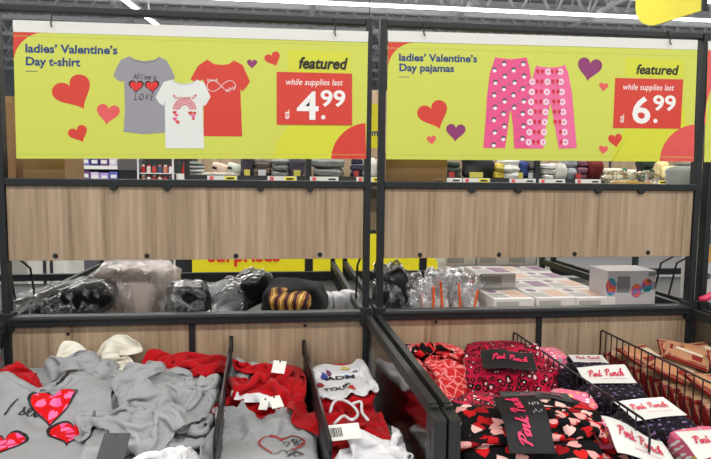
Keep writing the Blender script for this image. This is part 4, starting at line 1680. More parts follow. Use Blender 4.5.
def small_lines(cl, c, n, w, dy, ang, m):
    for q in range(n):
        V, F = rect2d(w * (1 - 0.25 * (q % 2)), 0.0022)
        V = place2d(V + np.array([0, -q * dy]), c, 1, ang)
        o = link('fine_print', np_mesh('fine_print', cloth_at(cl, V, 0.002), F), m)
        attach(o, cl.o)


XR1 = (X[2] + 0.02, XW1 - 0.006)
XR2 = (XW1 + 0.006, XW2 - 0.006)
XR3 = (XW2 + 0.006, X[3] - 0.015)
PJ = 'pajamas in the right bin'
k = 0
for cx, mm, nm in ((0.49, PAIS, 'red bandana print'), (0.74, LEO, 'pink leopard print')):
    for cy, dd, hts in ((-0.20, 0.36, (0.07, 0.07, 0.055, 0.04)), (-0.58, 0.36, (0.07, 0.055))):
        z = FLOOR_Z
        for lv, hh in enumerate(hts):
            k += 1
            folded('folded_pajamas', mm, (cx, cy, z), (0.245, dd, hh), 0, 60 + k, 'folded %s pajamas %s, %s of its stack' % (
                nm, 'against the board' if cy > -0.4 else 'near the front', ('bottom', 'second', 'third', 'uppermost')[lv]), 'pajamas', 'buried ' + nm + ' pajamas')
            z += hh * 0.97


def pj(px, py, z, ang, m, label, seed, w=0.3, l=0.34, xb=XR1, **kw):
    c = PZ(px, py, top_z(px, py, z) + 0.015)
    cl = throw(rect_rest(w, l, 30, 32), c, ang, seed=seed, xb=xb, **kw)
    cloth_obj(cl, 'pajamas', m, label, 'pajamas', PJ)
    return cl


r1 = pj(420, 402, 0.88, 0.2, PAIS, 'red bandana print pajamas beside the clear side panel', 32, 0.34, 0.4, comp=(0.46, 0.7), amp=0.035, lift=0.02)
r2 = pj(460, 378, 0.92, -0.5, PAIS, 'red bandana print pajamas left of the leopard bundle', 33, 0.34, 0.34, comp=(0.5, 0.6), amp=0.05, lift=0.03, hold=0.2)
r3 = pj(458, 358, 0.93, -0.9, PAIS, 'red bandana print sleeve sticking up against the board', 34, 0.16, 0.3, comp=(0.36, 0.34), amp=0.06, lift=0.05, hold=0.35)
b1 = pj(424, 353, 0.92, 0.4, HEARTS_B, 'black pajamas with hearts bunched against the board beside the arm', 31, 0.28, 0.28, comp=(0.42, 0.46), amp=0.04, lift=0.03, hold=0.2)


def bundle(name, m, px, py, z, dims, rz, seed, label, rx=0.0, ry=0.0, layers=2, amp=0.006):
    p = PZ(px, py, z + dims[2])
    return folded(name, m, (p[0], p[1], z), dims, rz, seed, label, 'pajamas', PJ, layers, amp, rx, ry)


lp1 = bundle('pajama_bundle', LEO, 478, 402, 0.862, (0.20, 0.17, 0.065), 0.1, 71, 'pink leopard pajamas half hidden under the heart bundle', amp=0.010)
bundle('folded_pajamas', LEO, 508, 358, 0.90, (0.19, 0.18, 0.065), -0.2, 72, 'folded pink leopard pajamas inside the banded leopard heap', amp=0.008, rx=0.2)
lp2 = pj(508, 358, 0.96, -0.2, LEO, 'pink leopard pajamas with black paper band at the back', 35, 0.27, 0.30, comp=(0.74, 0.66), amp=0.018, lift=0.02, hold=0.15).o
cb = drape_card(508, 364, 0.15, 0.085, -0.22, BANDM, lp2, off=0.014, tilt=0.12)
brand(cb, SCRIPT_PINK, 0.10, (0.005, 0.004))
hb0 = bundle('pajama_bundle', HEARTS_B, 545, 402, 0.865, (0.26, 0.16, 0.06), -0.2, 73, 'black heart pajamas with glossy band behind the front bundle', amp=0.010)
cb = drape_card(536, 394, 0.18, 0.065, -0.15, BANDM, hb0)
brand(cb, mat('script_dim', (120, 30, 60)), 0.11, (0.01, 0.0))
lp3 = bundle('pajama_bundle', LEO, 490, 458, 0.80, (0.20, 0.16, 0.07), 0.1, 75, 'pink leopard pajamas at the bottom edge beside the front post', amp=0.010)
rp3 = bundle('pajama_bundle', PAIS, 545, 462, 0.79, (0.16, 0.16, 0.07), 0.3, 76, 'red bandana pajamas at the bottom edge under the heart bundle', amp=0.010)
bundle('folded_pajamas', HEARTS_B, 526, 430, 0.855, (0.31, 0.19, 0.07), -0.22, 74, 'folded black heart pajamas inside the front heap', amp=0.010, layers=2, rx=0.2)
hb = pj(524, 426, 0.93, -0.18, HEARTS_B, 'large black heart pajamas with upright black card in front', 36, 0.44, 0.36, comp=(0.84, 0.76), amp=0.016, lift=0.02, hold=0.12).o
cb = drape_card(523, 424, 0.10, 0.15, -0.10, BANDM, hb, n=14, k=18, arch=0.004, off=0.008, tilt=0.25)
brand(cb, SCRIPT_PINK, 0.125, (-0.010, 0.0), math.pi / 2)
for q in range(4):
    V, F = rect2d(0.04 - 0.006 * (q % 2), 0.003)
    o = link('fine_print', np_mesh('fine_print', cloth_at(cb, place2d(V, (0.022 + 0.006 * q, 0.012), 1, math.pi / 2), 0.002), F), PALEG)
    attach(o, cb.o)
hb2 = bundle('pajama_bundle', HEARTS_B, 590, 450, 0.80, (0.22, 0.16, 0.08), -0.5, 77, 'black heart pajamas at the bottom edge beside the wire divider', amp=0.012)

# ------------------------------------------------------------------ socks
SK = 'folded sock sets with white cards'
k = 0
for cy, dd, hts in ((-0.20, 0.36, (0.06, 0.055, 0.055)), (-0.58, 0.36, (0.06, 0.045))):
    z = FLOOR_Z
    for lv, hh in enumerate(hts):
        k += 1
        folded('sock_set', SOCK_B, ((XR2[0] + XR2[1]) / 2, cy, z), ((XR2[1] - XR2[0]) * 0.96, dd, hh), 0, 80 + k, 'black sock set under the carded sets, %s, %s of its stack' % (
            'against the board' if cy > -0.4 else 'near the front', ('bottom', 'second', 'top')[lv]), 'socks', 'buried sock sets')
        z += hh * 0.97


def socks(px, py, z, m, rz, seed, label, card=True, dims=(0.16, 0.12, 0.05), cpx=None, cw=(0.125, 0.075), ca=None, rx=0.0):
    p = PZ(px, py, z + dims[2])
    o = folded('sock_set', m, (p[0], p[1], z), dims, rz, seed, label, 'socks', SK, 3, 0.006, rx)
    if card:
        q = cpx or (px, py)
        c = drape_card(q[0], q[1], cw[0], cw[1], rz if ca is None else ca, WHITEM, o, name='white_card', blur=24, tilt=0.17)
        brand(c, SCRIPT_RED, cw[0] * 0.72, (0.0, cw[1] * 0.08))
        small_lines(c, (cw[0] * 0.1, -cw[1] * 0.22), 1, cw[0] * 0.5, 0.005, 0, mat('script_faint', (226, 170, 186)))
    return o


socks(546, 350, 0.885, SOCK_P, -0.15, 91, 'pink dotted sock set at the back beside the wire divider', cpx=(558, 350), dims=(0.12, 0.13, 0.05), cw=(0.09, 0.10), ca=-0.25)
socks(594, 364, 0.876, SOCK_B, -0.2, 92, 'black sock set at the back below the mullion', dims=(0.15, 0.11, 0.05), cpx=(588, 362), cw=(0.12, 0.06), ca=-0.1)
socks(572, 394, 0.872, SOCK_P, -0.3, 93, 'pink dotted sock set without a card inside the wire divider', False, (0.13, 0.12, 0.05))
socks(614, 388, 0.85, SOCK_B, 0.0, 94, 'black sock set in the middle of the row', dims=(0.18, 0.12, 0.055), cpx=(606, 381), cw=(0.15, 0.075), ca=-0.05)
socks(592, 422, 0.865, SOCK_P, -0.2, 95, 'pink dotted sock set lying low behind the front wire', False, (0.14, 0.12, 0.05))
socks(655, 416, 0.84, SOCK_B, 0.08, 96, 'black sock set with large tilted card nearest the second wire divider', dims=(0.19, 0.13, 0.06), cpx=(650, 411), cw=(0.15, 0.085), ca=0.12)
socks(605, 440, 0.815, SOCK_B, -0.05, 97, 'black sock set without a visible card near the front wire', False, (0.18, 0.12, 0.05))
socks(632, 466, 0.80, SOCK_B, -0.1, 98, 'black sock set cut by the bottom edge of the picture', dims=(0.18, 0.12, 0.05), cpx=(640, 452), cw=(0.15, 0.09), ca=-0.08)
socks(712, 436, 0.83, SOCK_P, 0.0, 99, 'pink dotted sock set at the bottom right corner', dims=(0.18, 0.16, 0.06), cpx=(716, 447), cw=(0.15, 0.085), ca=0.0)

# ------------------------------------------------------------------ beige packs
PACK = mat('beige_pack', (176, 138, 106), 0.35, 0.25, 60)
PACKR = mat('dark_red_pack', (140, 34, 32), 0.4, 0.08, 30)
SKIN = mat('print_tan', (196, 140, 104), 0.4, 0.2, 30)
PK = 'beige packs beside the second wire divider'


def pack(M, label, flat=False, sc=1.0):
    r = empty('underwear_pack', M.translation, label, 'pack', PK)
    w, h, t = 0.19, 0.19, 0.014

    def part(name, mb, m):
        me = mb.mesh(name)
        me.transform(M @ Matrix.Scale(sc, 4))
        attach(link(name, me, m), r)
    part('carton', MB().box(-w / 2, w / 2, 0, h, 0, t, bev=0.002), PACK)
    part('red_edge', MB().box(-w / 2 - 0.0006, -w / 2 + 0.004, 0.004, h - 0.004, 0.002, t + 0.0006), PACKR)
    part('red_stripe', MB().box(-w / 2 - 0.0004, w / 2 + 0.0004, h * 0.86, h * 0.93, -0.0004, t + 0.0006), PACKR)
    part('red_stripe', MB().box(-w / 2 + 0.01, -w / 2 + 0.03, 0.01, h * 0.8, t, t + 0.0006), PACKR)
    if flat:
        part('photo_print', MB().add([(-0.07 + 0.05 * math.cos(a) * (1.2 if math.sin(a) > 0 else 0.8) + 0.05, 0.10 + 0.09 * math.sin(a), t + 0.0008) for a in np.linspace(0, 6.28, 20, endpoint=False)], [tuple(range(20))]), SKIN)
        part('photo_print', MB().box(-0.035, 0.04, 0.03, 0.075, t, t + 0.0012), PACKR)
        part('photo_print', MB().box(0.05, 0.085, 0.03, 0.15, t, t + 0.0012), mat('print_cream', (226, 206, 180)))
    else:
        part('photo_print', MB().box(-0.05, 0.06, 0.05, 0.16, t, t + 0.0008), SKIN)


xc = (XR3[0] + XR3[1]) / 2
ordn = ['first', 'second', 'third', 'fourth', 'fifth', 'sixth', 'seventh', 'eighth', 'ninth', 'tenth', 'eleventh', 'twelfth'] + ['%sth' % a for a in ('thirteen', 'fourteen', 'fifteen', 'sixteen', 'seventeen', 'eighteen', 'nineteen', 'twentie')]
for q in range(20):
    M = TR((XR3[0] + 0.112 + 0.006 * (q % 3), -0.05 - 0.032 * q, FLOOR_Z + 0.004), 0.05 * math.sin(q * 2.1), math.radians(58))
    pack(M, 'beige pack leaning in the row, %s from the board' % ordn[q])
FL = ['farthest back against the board', 'second from the board', 'back right corner', 'middle left, turned', 'middle right, turned', 'front left by the wire', 'front right', 'topmost near the middle']
for q, (dx, y, z, rz, rx) in enumerate(((0.10, -0.20, 0.868, 0.25, 14), (0.20, -0.19, 0.870, -0.4, 18), (0.31, -0.22, 0.872, 0.2, 16), (0.12, -0.36, 0.872, 0.6, 16), (0.25, -0.37, 0.880, -0.5, 20),
                                       (0.12, -0.52, 0.870, 0.1, 14), (0.27, -0.54, 0.874, 0.7, 16), (0.21, -0.30, 0.900, 0.9, 14))):
    M = TR((XR3[0] + dx, y, z), rz, math.radians(rx), 0.10 * math.sin(q * 1.7))
    pack(M, 'small beige pack lying on the leaning row, %s' % FL[q], True, 0.68)

# ------------------------------------------------------------------ rear bins
RB = 0.925
BG = 'bagged goods in the rear bin'


def bagged(name, label, px, pyt, Y, dims, m, rz, seed, rx=0.0, ry=0.0, bag=True, amp=0.012, z=RB, layers=2, cat='bag', infl=1.12):
    p = PY(px, pyt, Y)
    r = empty(name, (p[0], Y, z), label, cat, BG)
    soft_obj('garment', m, r, (p[0], Y, z + 0.004), dims, rz, rx, ry, seed=seed, amp=amp, layers=layers)
    if bag:
        P, fs, uv = soft_block(dims[0] * infl, dims[1] * infl, dims[2] * 1.10 + 0.006, nx=40, seed=seed + 3, amp=0.016, lo=25, hi=90, ridged=True)
        o = link('clear_bag', np_mesh('clear_bag', P, fs, uv, TR((p[0], Y, z), rz, rx, ry)), FILM)
        attach(o, r)
    return r


PALEPINK = cloth_mat('pale_pink_fleece', (238, 222, 214), 0.06)
STRIPE = NT('striped_knit')
w_ = STRIPE.n('ShaderNodeTexWave')
w_.inputs['Scale'].default_value = 9
w_.inputs['Distortion'].default_value = 5
STRIPE.l(STRIPE.coord('UV'), w_.inputs['Vector'])
STRIPE.l(STRIPE.ramp(w_.outputs['Fac'], [(0.0, srgb(26, 22, 22)), (0.35, srgb(110, 26, 30)), (0.6, srgb(200, 150, 50)), (0.8, srgb(60, 20, 24)), (1.0, srgb(220, 180, 90))]), STRIPE.b.inputs['Base Color'])
STRIPE.b.inputs['Roughness'].default_value = 0.9
bagged('bagged_garment', 'black garment in a clear bag at the left end of the rear bin', 62, 300, 0.26, (0.38, 0.28, 0.12), BLACK_T, 0.25, 101, ry=-0.22, infl=1.14, z=RB + 0.03)
bagged('bagged_garment', 'pale pink fleece in a clear bag beside the black bagged garment', 136, 300, 0.40, (0.28, 0.30, 0.22), PALEPINK, -0.2, 102, infl=1.15)
bagged('bagged_garment', 'black rolled garment in a clear bag', 190, 300, 0.20, (0.15, 0.22, 0.17), BLACK_T, 0.1, 103)
bagged('bagged_garment', 'slim grey garment in a clear bag leaning right', 222, 300, 0.22, (0.20, 0.16, 0.10), GREY_T, 0.6, 104, ry=-0.45, z=RB + 0.05)
bagged('bagged_garment', 'slim black garment in a clear bag leaning right', 246, 300, 0.28, (0.24, 0.16, 0.12), BLACK_T, 0.5, 105, ry=-0.42, z=RB + 0.06)
st = bagged('folded_sweater', 'black sweater with red and yellow striped knit at the rear bin', 296, 300, 0.22, (0.23, 0.26, 0.165), BLACK_T, -0.25, 106, bag=False, cat='sweater')
p = PY(290, 300, 0.12)
soft_obj('striped_panel', STRIPE.m, st, (p[0], 0.12, 1.015), (0.16, 0.10, 0.07), -0.15, 0.35, 0, seed=107, amp=0.014)
for q, (px, ww) in enumerate(((325, 0.06), (338, 0.05), (350, 0.06))):
    p = PY(px, 305, 0.3)
    tag(soft_obj('rolled_cloth', WHITE_T, None, (p[0], 0.3 + 0.03 * q, RB), (ww, 0.12, 0.115), 0.2 * q, seed=110 + q, amp=0.006),
        'small white rolled cloth by the centre post, %s' % ('left', 'middle', 'right')[q], 'cloth', 'white rolled cloths')
# right rear bin
bagged('bagged_shoe', 'black clog standing in a clear bag beside the centre post', 408, 285, 0.16, (0.10, 0.14, 0.25), mat('black_rubber', (20, 22, 22), 0.35, 0.1), 0.2, 121, ry=-0.32, layers=0, amp=0.004)
bagged('bagged_shoe', 'black clog lying in a clear bag under the standing clog', 390, 300, 0.14, (0.11, 0.14, 0.18), mat('black_rubber', (20, 22, 22)), 0.4, 122, layers=0, amp=0.006)
g = random.Random(9)
toy = None
LOC = ['beside the clog', 'behind the clog', 'next to the clog at the rail', 'in the middle at the rail', 'in the middle of the heap', 'at the back of the heap', 'with a green stick at the rail', 'beside the green stick', 'near the boxes at the rail', 'near the boxes, farther back', 'touching the box stack', 'farthest back by the box stack']
for q in range(12):
    px = 420 + (q % 6) * 10.2 + g.uniform(-2, 2)
    Y = 0.12 + 0.20 * (q // 6) + g.uniform(-0.03, 0.05)
    p = PY(px, 300, Y)
    hgt = g.uniform(0.17, 0.25)
    r = empty('bagged_toy', (p[0], Y, RB), 'clear bag with %s stick %s' % ('green' if q in (6, 3) else 'orange', LOC[q]), 'bag', 'clear bags with coloured sticks')
    P, fs, uv = soft_block(0.085, 0.08, hgt, nx=22, seed=130 + q, amp=0.010, lo=40, hi=110, ridged=True)
    o = link('clear_bag', np_mesh('clear_bag', P, fs, uv, TR((p[0], Y, RB), g.uniform(-0.5, 0.5), 0, g.uniform(-0.2, 0.2))), FILM3)
    attach(o, r)
    lean = g.uniform(-0.02, 0.02)
    MB().tube([(p[0], Y - 0.03, RB + 0.06), (p[0] + lean, Y - 0.042, RB + hgt * 0.85)], 0.0045, 8).build('stick', GREENS if q in (6, 3) else ORANGE, r)
    P, fs, uv = soft_block(0.05, 0.045, hgt * 0.5, nx=14, seed=150 + q, amp=0.004)
    attach(link('filling', np_mesh('filling', P, fs, uv, TR((p[0], Y, RB + 0.01))), mat('pale_filling', (214, 206, 200), 0.7, 0.1)), r)

BOXW = mat('white_box', (214, 210, 206), 0.4, 0.04, 20)
BOXG = mat('box_grey_print', (168, 166, 160), 0.4, 0.15, 60)
BOXP = mat('box_peach_print', (206, 170, 146), 0.4, 0.25, 60)
BOXV = mat('box_violet_print', (128, 90, 120), 0.4, 0.4, 60)
rows_ = [(0.10, 'at the rail'), (0.31, 'second row'), (0.52, 'third row'), (0.73, 'fourth row'), (0.94, 'farthest row')]
cols_ = [('left', 0.0), ('middle', 0.165), ('right', 0.33)]
x0b = PY(498, 300, 0.06)[0]
g = random.Random(4)
for ri, (Y, rn) in enumerate(rows_):
    for cn, dx in cols_:
        zz = RB
        lv = 2 if ri < 4 else 3
        if ri == 1 and cn == 'left':
            lv = 3
        for L in range(lv):
            r = empty('flat_box', (x0b + dx, Y + 0.1, zz), 'flat white printed box, %s, %s column, %s in its stack' % (rn, cn, ('lowest', 'second', 'third')[L]), 'box', 'flat printed boxes in the rear bin')
            ox, oy = g.uniform(-0.006, 0.006) + ri * 0.012, g.uniform(-0.006, 0.006)
            hh = 0.062
            xa, xb, ya, yb = x0b + dx + ox, x0b + dx + ox + 0.158, Y + oy, Y + oy + 0.20
            MB().box(xa, xb, ya, yb, zz, zz + hh - 0.001, bev=0.0015).build('carton', BOXW, r)
            if L == lv - 1:
                MB().box(xa + 0.008, xa + 0.07, ya + 0.02, yb - 0.10, zz + hh - 0.001, zz + hh - 0.0004).build('top_print', BOXG, r)
                MB().box(xa + 0.08, xb - 0.008, ya + 0.03, yb - 0.04, zz + hh - 0.001, zz + hh - 0.0004).build('top_print', BOXP if g.random() < 0.6 else BOXV, r)
                MB().add([(xa + 0.04 + 0.02 * math.cos(a), yb - 0.05 + 0.03 * math.sin(a), zz + hh - 0.0002) for a in np.linspace(0, 6.28, 12, endpoint=False)], [tuple(range(12))]).build('top_print', BOXV, r)
            MB().box(xa + 0.01, xb - 0.06, ya - 0.0006, ya + 0.001, zz + 0.012, zz + hh - 0.012).build('front_print', BOXG, r)
            zz += hh
# mug box
p, p2_ = PY(607, 299, 0.10), PY(655, 297, 0.10)
w = p2_[0] - p[0]
mbx = empty('mug_box', (p[0] + w / 2, 0.2, RB), 'white carton printed with colourful mugs in the rear bin', 'box')
zt = PY(607, 271, 0.10)[2]
MB().box(p[0], p[0] + w, 0.10, 0.24, RB, zt, bev=0.0015).build('carton', mat('mug_carton', (186, 180, 182), 0.4, 0.03), mbx)
MB().box(p[0] + w * 0.2, p[0] + w * 0.46, 0.0992, 0.1005, zt - 0.085, zt - 0.022).build('info_panel', mat('info_grey', (120, 118, 120), 0.5, 0.1), mbx)
MB().box(p[0] + w * 0.84, p[0] + w * 0.99, 0.0992, 0.1005, zt - 0.022, zt - 0.006).build('info_panel', mat('info_grey', (120, 118, 120)), mbx)
MUG = NT('mug_rainbow')
MUG.l(MUG.ramp(MUG.noise(MUG.coord('Object'), 22, 2), [(0.3, srgb(20, 40, 60)), (0.42, srgb(30, 150, 160)), (0.5, srgb(150, 60, 150)), (0.58, srgb(230, 110, 40)), (0.7, srgb(30, 30, 34))]), MUG.b.inputs['Base Color'])
for fx, zc, hm in ((0.07, zt - 0.062, 0.07), (0.60, zt - 0.078, 0.055), (0.82, zt - 0.058, 0.055)):
    c = p[0] + w * fx
    MB().add([(c + 0.022 * math.cos(a), 0.0990, zc + hm / 2 * math.sin(a)) for a in np.linspace(0, 6.28, 16, endpoint=False)], [tuple(range(16))]).build('mug_picture', MUG.m, mbx)
    MB().tube([(c + 0.020, 0.0988, zc + 0.014), (c + 0.032, 0.0988, zc + 0.010), (c + 0.032, 0.0988, zc - 0.010), (c + 0.020, 0.0988, zc - 0.014)], 0.002, 5).build('mug_handle_picture', mat('info_grey', (120, 118, 120)), mbx)
# ------------------------------------------------------------------ third stand's goods at the right edge
p = PY(703.5, 290, 0.10)
cb_ = empty('cookie_box', (p[0] + 0.1, 0.16, RB), 'white carton with a cookie picture at the right edge', 'box')
zt, x0 = 1.385, p[0]
MB().box(x0, x0 + 0.2, 0.10, 0.24, RB, zt, bev=0.002).build('carton', mat('cookie_carton', (200, 198, 196), 0.45, 0.04), cb_)
MB().box(x0 + 0.004, x0 + 0.196, 0.0990, 0.1005, zt - 0.135, zt - 0.075).build('dark_panel', mat('slate_print', (84, 92, 104), 0.5, 0.05), cb_)
MB().box(x0 + 0.004, x0 + 0.196, 0.0990, 0.1005, RB + 0.05, RB + 0.095).build('dark_panel', mat('slate_print', (84, 92, 104)), cb_)
MB().add([(x0 + 0.055 + 0.055 * math.cos(a), 0.0985, 1.215 + 0.045 * math.sin(a)) for a in np.linspace(0, 6.28, 18, endpoint=False)], [tuple(range(18))]).build('cookie_picture', mat('cookie_print', (206, 150, 76), 0.5, 0.35, 70), cb_)
for a in ((0.03, 1.225), (0.055, 1.20), (0.07, 1.235)):
    MB().add([(x0 + a[0] + 0.007 * math.cos(t), 0.0980, a[1] + 0.006 * math.sin(t)) for t in np.linspace(0, 6.28, 8, endpoint=False)], [tuple(range(8))]).build('chip_picture', mat('chip_print', (60, 34, 20)), cb_)
MB().add([(x0 + 0.016 + 0.012 * math.cos(a), 0.0985, 1.125 + 0.012 * math.sin(a)) for a in np.linspace(0, 6.28, 14, endpoint=False)], [tuple(range(14))]).build('round_mark', mat('slate_print', (84, 92, 104)), cb_)
p = PY(699, 300, -0.05)
tag(MB().tube([(p[0], -0.05, p[2] + 0.004), (p[0] + 0.02, -0.055, p[2] + 0.006), (p[0] + 0.05, -0.06, p[2] + 0.024), (p[0] + 0.14, -0.06, p[2] + 0.05), (p[0] + 0.2, -0.06, p[2] + 0.03)], [0.008, 0.013, 0.013, 0.013, 0.008], 8).build('hanger', mat('pink_plastic', (220, 60, 100), 0.4, 0.05), smooth=True),
    'pink plastic hanger on the rail at the right edge', 'hanger')
# goods shelf of the third stand
p = PY(704, 181, 0.05)
sh3 = empty('price_shelf', (p[0] + 0.6, 0.3, 1.44), 'dark shelf with white price strip at the right edge', 'shelf')
MB().box(1.60, 2.70, 0.06, 0.42, 1.435, 1.450).build('board', METAL, sh3)
MB().box(1.60, 2.70, 0.052, 0.06, 1.47, 1.498).build('price_strip', WHITEM, sh3)
tag(soft_obj('folded_cloth', GREY_T, None, (1.70, 0.24, 1.45), (0.19, 0.26, 0.11), 0, seed=301, amp=0.005, layers=3), 'folded grey cloth on the shelf at the right edge', 'cloth')

# ------------------------------------------------------------------ things on the ledge behind the oak panels
LZ = 1.4622


def carton(px0, px1, pyt, Y, depth, label, rz=0.0, code=False, name='cardboard_box', m=None):
    a, b = PY(px0, 180, Y), PY(px1, 180, Y)
    zt = PY(px0, pyt, Y)[2]
    r = empty(name, ((a[0] + b[0]) / 2, Y + depth / 2, LZ), label, 'box', 'cardboard boxes on the ledge')
    MB().box(a[0], b[0], Y, Y + depth, LZ, zt, bev=0.002).build('carton', m or BROWN, r)
    MB().box((a[0] + b[0]) / 2 - 0.02, (a[0] + b[0]) / 2 + 0.02, Y - 0.0006, Y + 0.002, zt - 0.022, zt - 0.003).build('tape', mat('tape_brown', (176, 140, 92), 0.3, 0.05), r)
    if code:
        x = b[0] - 0.045
        MB().box(b[0] - 0.05, b[0] - 0.008, Y - 0.0006, Y + 0.001, LZ + 0.006, LZ + 0.034).build('label_patch', mat('label_tan', (190, 160, 120)), r)
        mb = MB()
        while x < b[0] - 0.014:
            mb.box(x, x + 0.003, Y - 0.001, Y + 0.001, LZ + 0.010, LZ + 0.030)
            x += 0.0055
        tag(mb.build('barcode', BLACKP, r), kind='stuff')
    return r


carton(23, 65, 150, 0.06, 0.20, 'plain cardboard box below the left end of the t-shirt banner')
carton(386, 447, 152, 0.05, 0.20, 'cardboard box with barcode label beside the centre posts', code=True)
carton(3, 16.5, 96, 0.14, 0.12, 'tall cardboard box behind the left post')
p = PY(17, 178, 0.28)
yb_ = empty('yellow_pack', (p[0], 0.30, LZ), 'small yellow pack squeezed beside the left cardboard boxes', 'pack')
MB().box(p[0] - 0.018, p[0] + 0.012, 0.28, 0.34, LZ, LZ + 0.05, bev=0.003).build('carton', mat('yellow_pack', (226, 190, 40), 0.4), yb_)
MB().box(p[0] - 0.012, p[0] + 0.010, 0.28, 0.34, LZ + 0.052, LZ + 0.10, bev=0.003).build('lid', mat('amber_pack', (150, 100, 40), 0.4), yb_)
p = PY(632, 184, 0.14)
bg = empty('bread_bag', (p[0], 0.16, LZ), 'clear bag with yellow rolls on the ledge under the pajamas banner', 'bag')
soft_obj('filling', mat('yellow_rolls', (222, 176, 84), 0.7, 0.2, 40), bg, (p[0] - 0.03, 0.14, LZ), (0.10, 0.10, 0.035), 0, seed=310, amp=0.006)
soft_obj('filling', mat('yellow_rolls', (222, 176, 84)), bg, (p[0] + 0.05, 0.15, LZ), (0.07, 0.08, 0.03), 0, seed=311, amp=0.006)
P, fs, uv = soft_block(0.20, 0.13, 0.075, nx=36, seed=312, amp=0.012, lo=40, hi=110, ridged=True)
attach(link('clear_bag', np_mesh('clear_bag', P, fs, uv, TR((p[0], 0.15, LZ))), FILM), bg)

# ------------------------------------------------------------------ the gondola across the aisle
YG = 3.0
gz = PY(300, 177.4, YG)[2]
SIGNY = mat('sign_yellow', (240, 226, 30), 0.45, 0.03, 3)


def gx(px):
    return float(PY(px, 180, YG)[0])


edges = [gx(187), gx(309), gx(424), gx(537), gx(640), gx(752)]
names = ['farthest left', 'left of the centre posts', 'right of the centre posts', 'second from right', 'farthest right']
for q in range(5):
    xa, xb = edges[q], edges[q + 1]
    r = empty('aisle_shelf', ((xa + xb) / 2, YG + 0.25, 0), 'dark shelving bay across the aisle, %s' % names[q], 'shelf', 'shelving bays across the aisle')
    MB().box(xa - 0.02, xa + 0.02, YG - 0.01, YG + 0.03, 0, 2.2).build('upright', METAL, r)
    MB().box(xa + 0.02, xb - 0.02, YG + 0.02, YG + 0.5, gz - 0.03, gz).build('shelf_board', METAL, r)
    MB().box(xa + 0.02, xb - 0.02, YG - 0.008, YG + 0.02, gz - 0.045, gz + 0.012).build('shelf_edge', METAL2, r)
    MB().box(xa + 0.02, xb - 0.02, YG + 0.5, YG + 0.52, 0.5 if q < 3 else 1.3, 2.3).build('back_board', WOOD, r)
    if q < 3:
        MB().box(xa + 0.02, xb - 0.02, YG + 0.03, YG + 0.5, 0.12, 0.66).build('base_cabinet', METAL, r)
    rr = random.Random(q)
    n = 3 if q else 2
    for i in range(n):
        c = xa + (xb - xa) * (i + 0.5) / n + rr.uniform(-0.05, 0.05)
        t = MB().box(c - 0.12, c + 0.12, YG - 0.011, YG - 0.008, gz - 0.034, gz + 0.008).build('price_label', WHITEM, r)
        MB().box(c + 0.02, c + 0.11, YG - 0.0125, YG - 0.011, gz - 0.031, gz + 0.004).build('price_field', SIGNY if (q < 1 or rr.random() < 0.4) else WHITEM, t)
        MB().box(c + 0.035, c + 0.095, YG - 0.0135, YG - 0.0125, gz - 0.02, gz - 0.006).build('price_digits', BLACKP, t)
        MB().box(c - 0.10, c - 0.07, YG - 0.0125, YG - 0.011, gz - 0.03, gz + 0.003).build('logo_patch', PINKP, t)
    if q > 2:
        continue
    # yellow sign low on the bay
    zb, ztp = PY(250, 274.5, YG)[2], 1.02
    sg = empty('aisle_sign', ((xa + xb) / 2, YG - 0.02, zb), 'yellow sign low on the shelving bay %s' % names[q], 'sign', 'yellow signs across the aisle')
    MB().box(xa + 0.02, xb - 0.02, YG - 0.02, YG - 0.008, zb - 0.03, ztp + 0.03).build('frame', METAL, sg)
    sb = MB().box(xa + 0.035, xb - 0.035, YG - 0.024, YG - 0.02, zb, ztp).build('sign_board', SIGNY, sg)
    if q == 0:
        V, F = text2d('surprises', 0.03)
        a, b = PY(208, 262.5, YG - 0.025), PY(280, 262.5, YG - 0.025)
        V = fit2d(V, b[0] - a[0])
        zz = a[2] - 0.035
        on_frame('lettering', V, F, mat('sign_red', (222, 50, 30), 0.5), sg, (a[0], YG - 0.0262, zz), (1, 0, 0), (0, 0, 1))
        sg['label'] = 'yellow sign with red lettering below the t-shirt stand panel, across the aisle'
# the blue-lettered sign seen between the posts
a, b = PY(352, 148, 2.6), PY(384, 148, 2.6)
zt = PY(352, 103, 2.6)[2]
ms = empty('aisle_sign', ((a[0] + b[0]) / 2, 2.6, a[2]), 'yellow sign with blue letters glimpsed between the centre posts', 'sign')
MB().box(a[0], b[0], 2.6, 2.61, a[2], zt).build('sign_board', SIGNY, ms)
V, F = text2d('me', 0.03)
c = PY(371.6, 136, 2.6)
on_frame('lettering', fit2d(V, 0.085), F, NAVY, ms, (c[0], 2.598, c[2]), (1, 0, 0), (0, 0, 1))
MB().bar(((a[0] + b[0]) / 2, 2.605, zt), ((a[0] + b[0]) / 2, 2.605, 5.3), 0.006, 0.006, up=(1, 0, 0)).build('cable', METAL, ms)

GD = 'goods on the shelf across the aisle'


def goods(px0, px1, pyt, m, label, cat='bundle', name='folded_goods', Y=YG + 0.16, dep=0.2, seed=0, layers=2, amp=0.012, n=1, ry=0.0):
    a, b = PY(px0, 176, Y), PY(px1, 176, Y)
    h = PY(px0, pyt, Y)[2] - gz
    w = b[0] - a[0]
    r = empty(name, ((a[0] + b[0]) / 2, Y, gz), label, cat, GD)
    for i in range(n):
        soft_obj('piece', m[i % len(m)] if isinstance(m, list) else m, r, ((a[0] + b[0]) / 2, Y, gz + h * i / n), (w, dep, h / n * 1.02), 0, 0, ry, seed=seed + i, layers=layers, amp=amp, nx=16)
    return r


def cm(r_, g_, b_, v=0.15):
    return mat('goods_%d_%d_%d' % (r_, g_, b_), (r_, g_, b_), 0.8, v, 60)


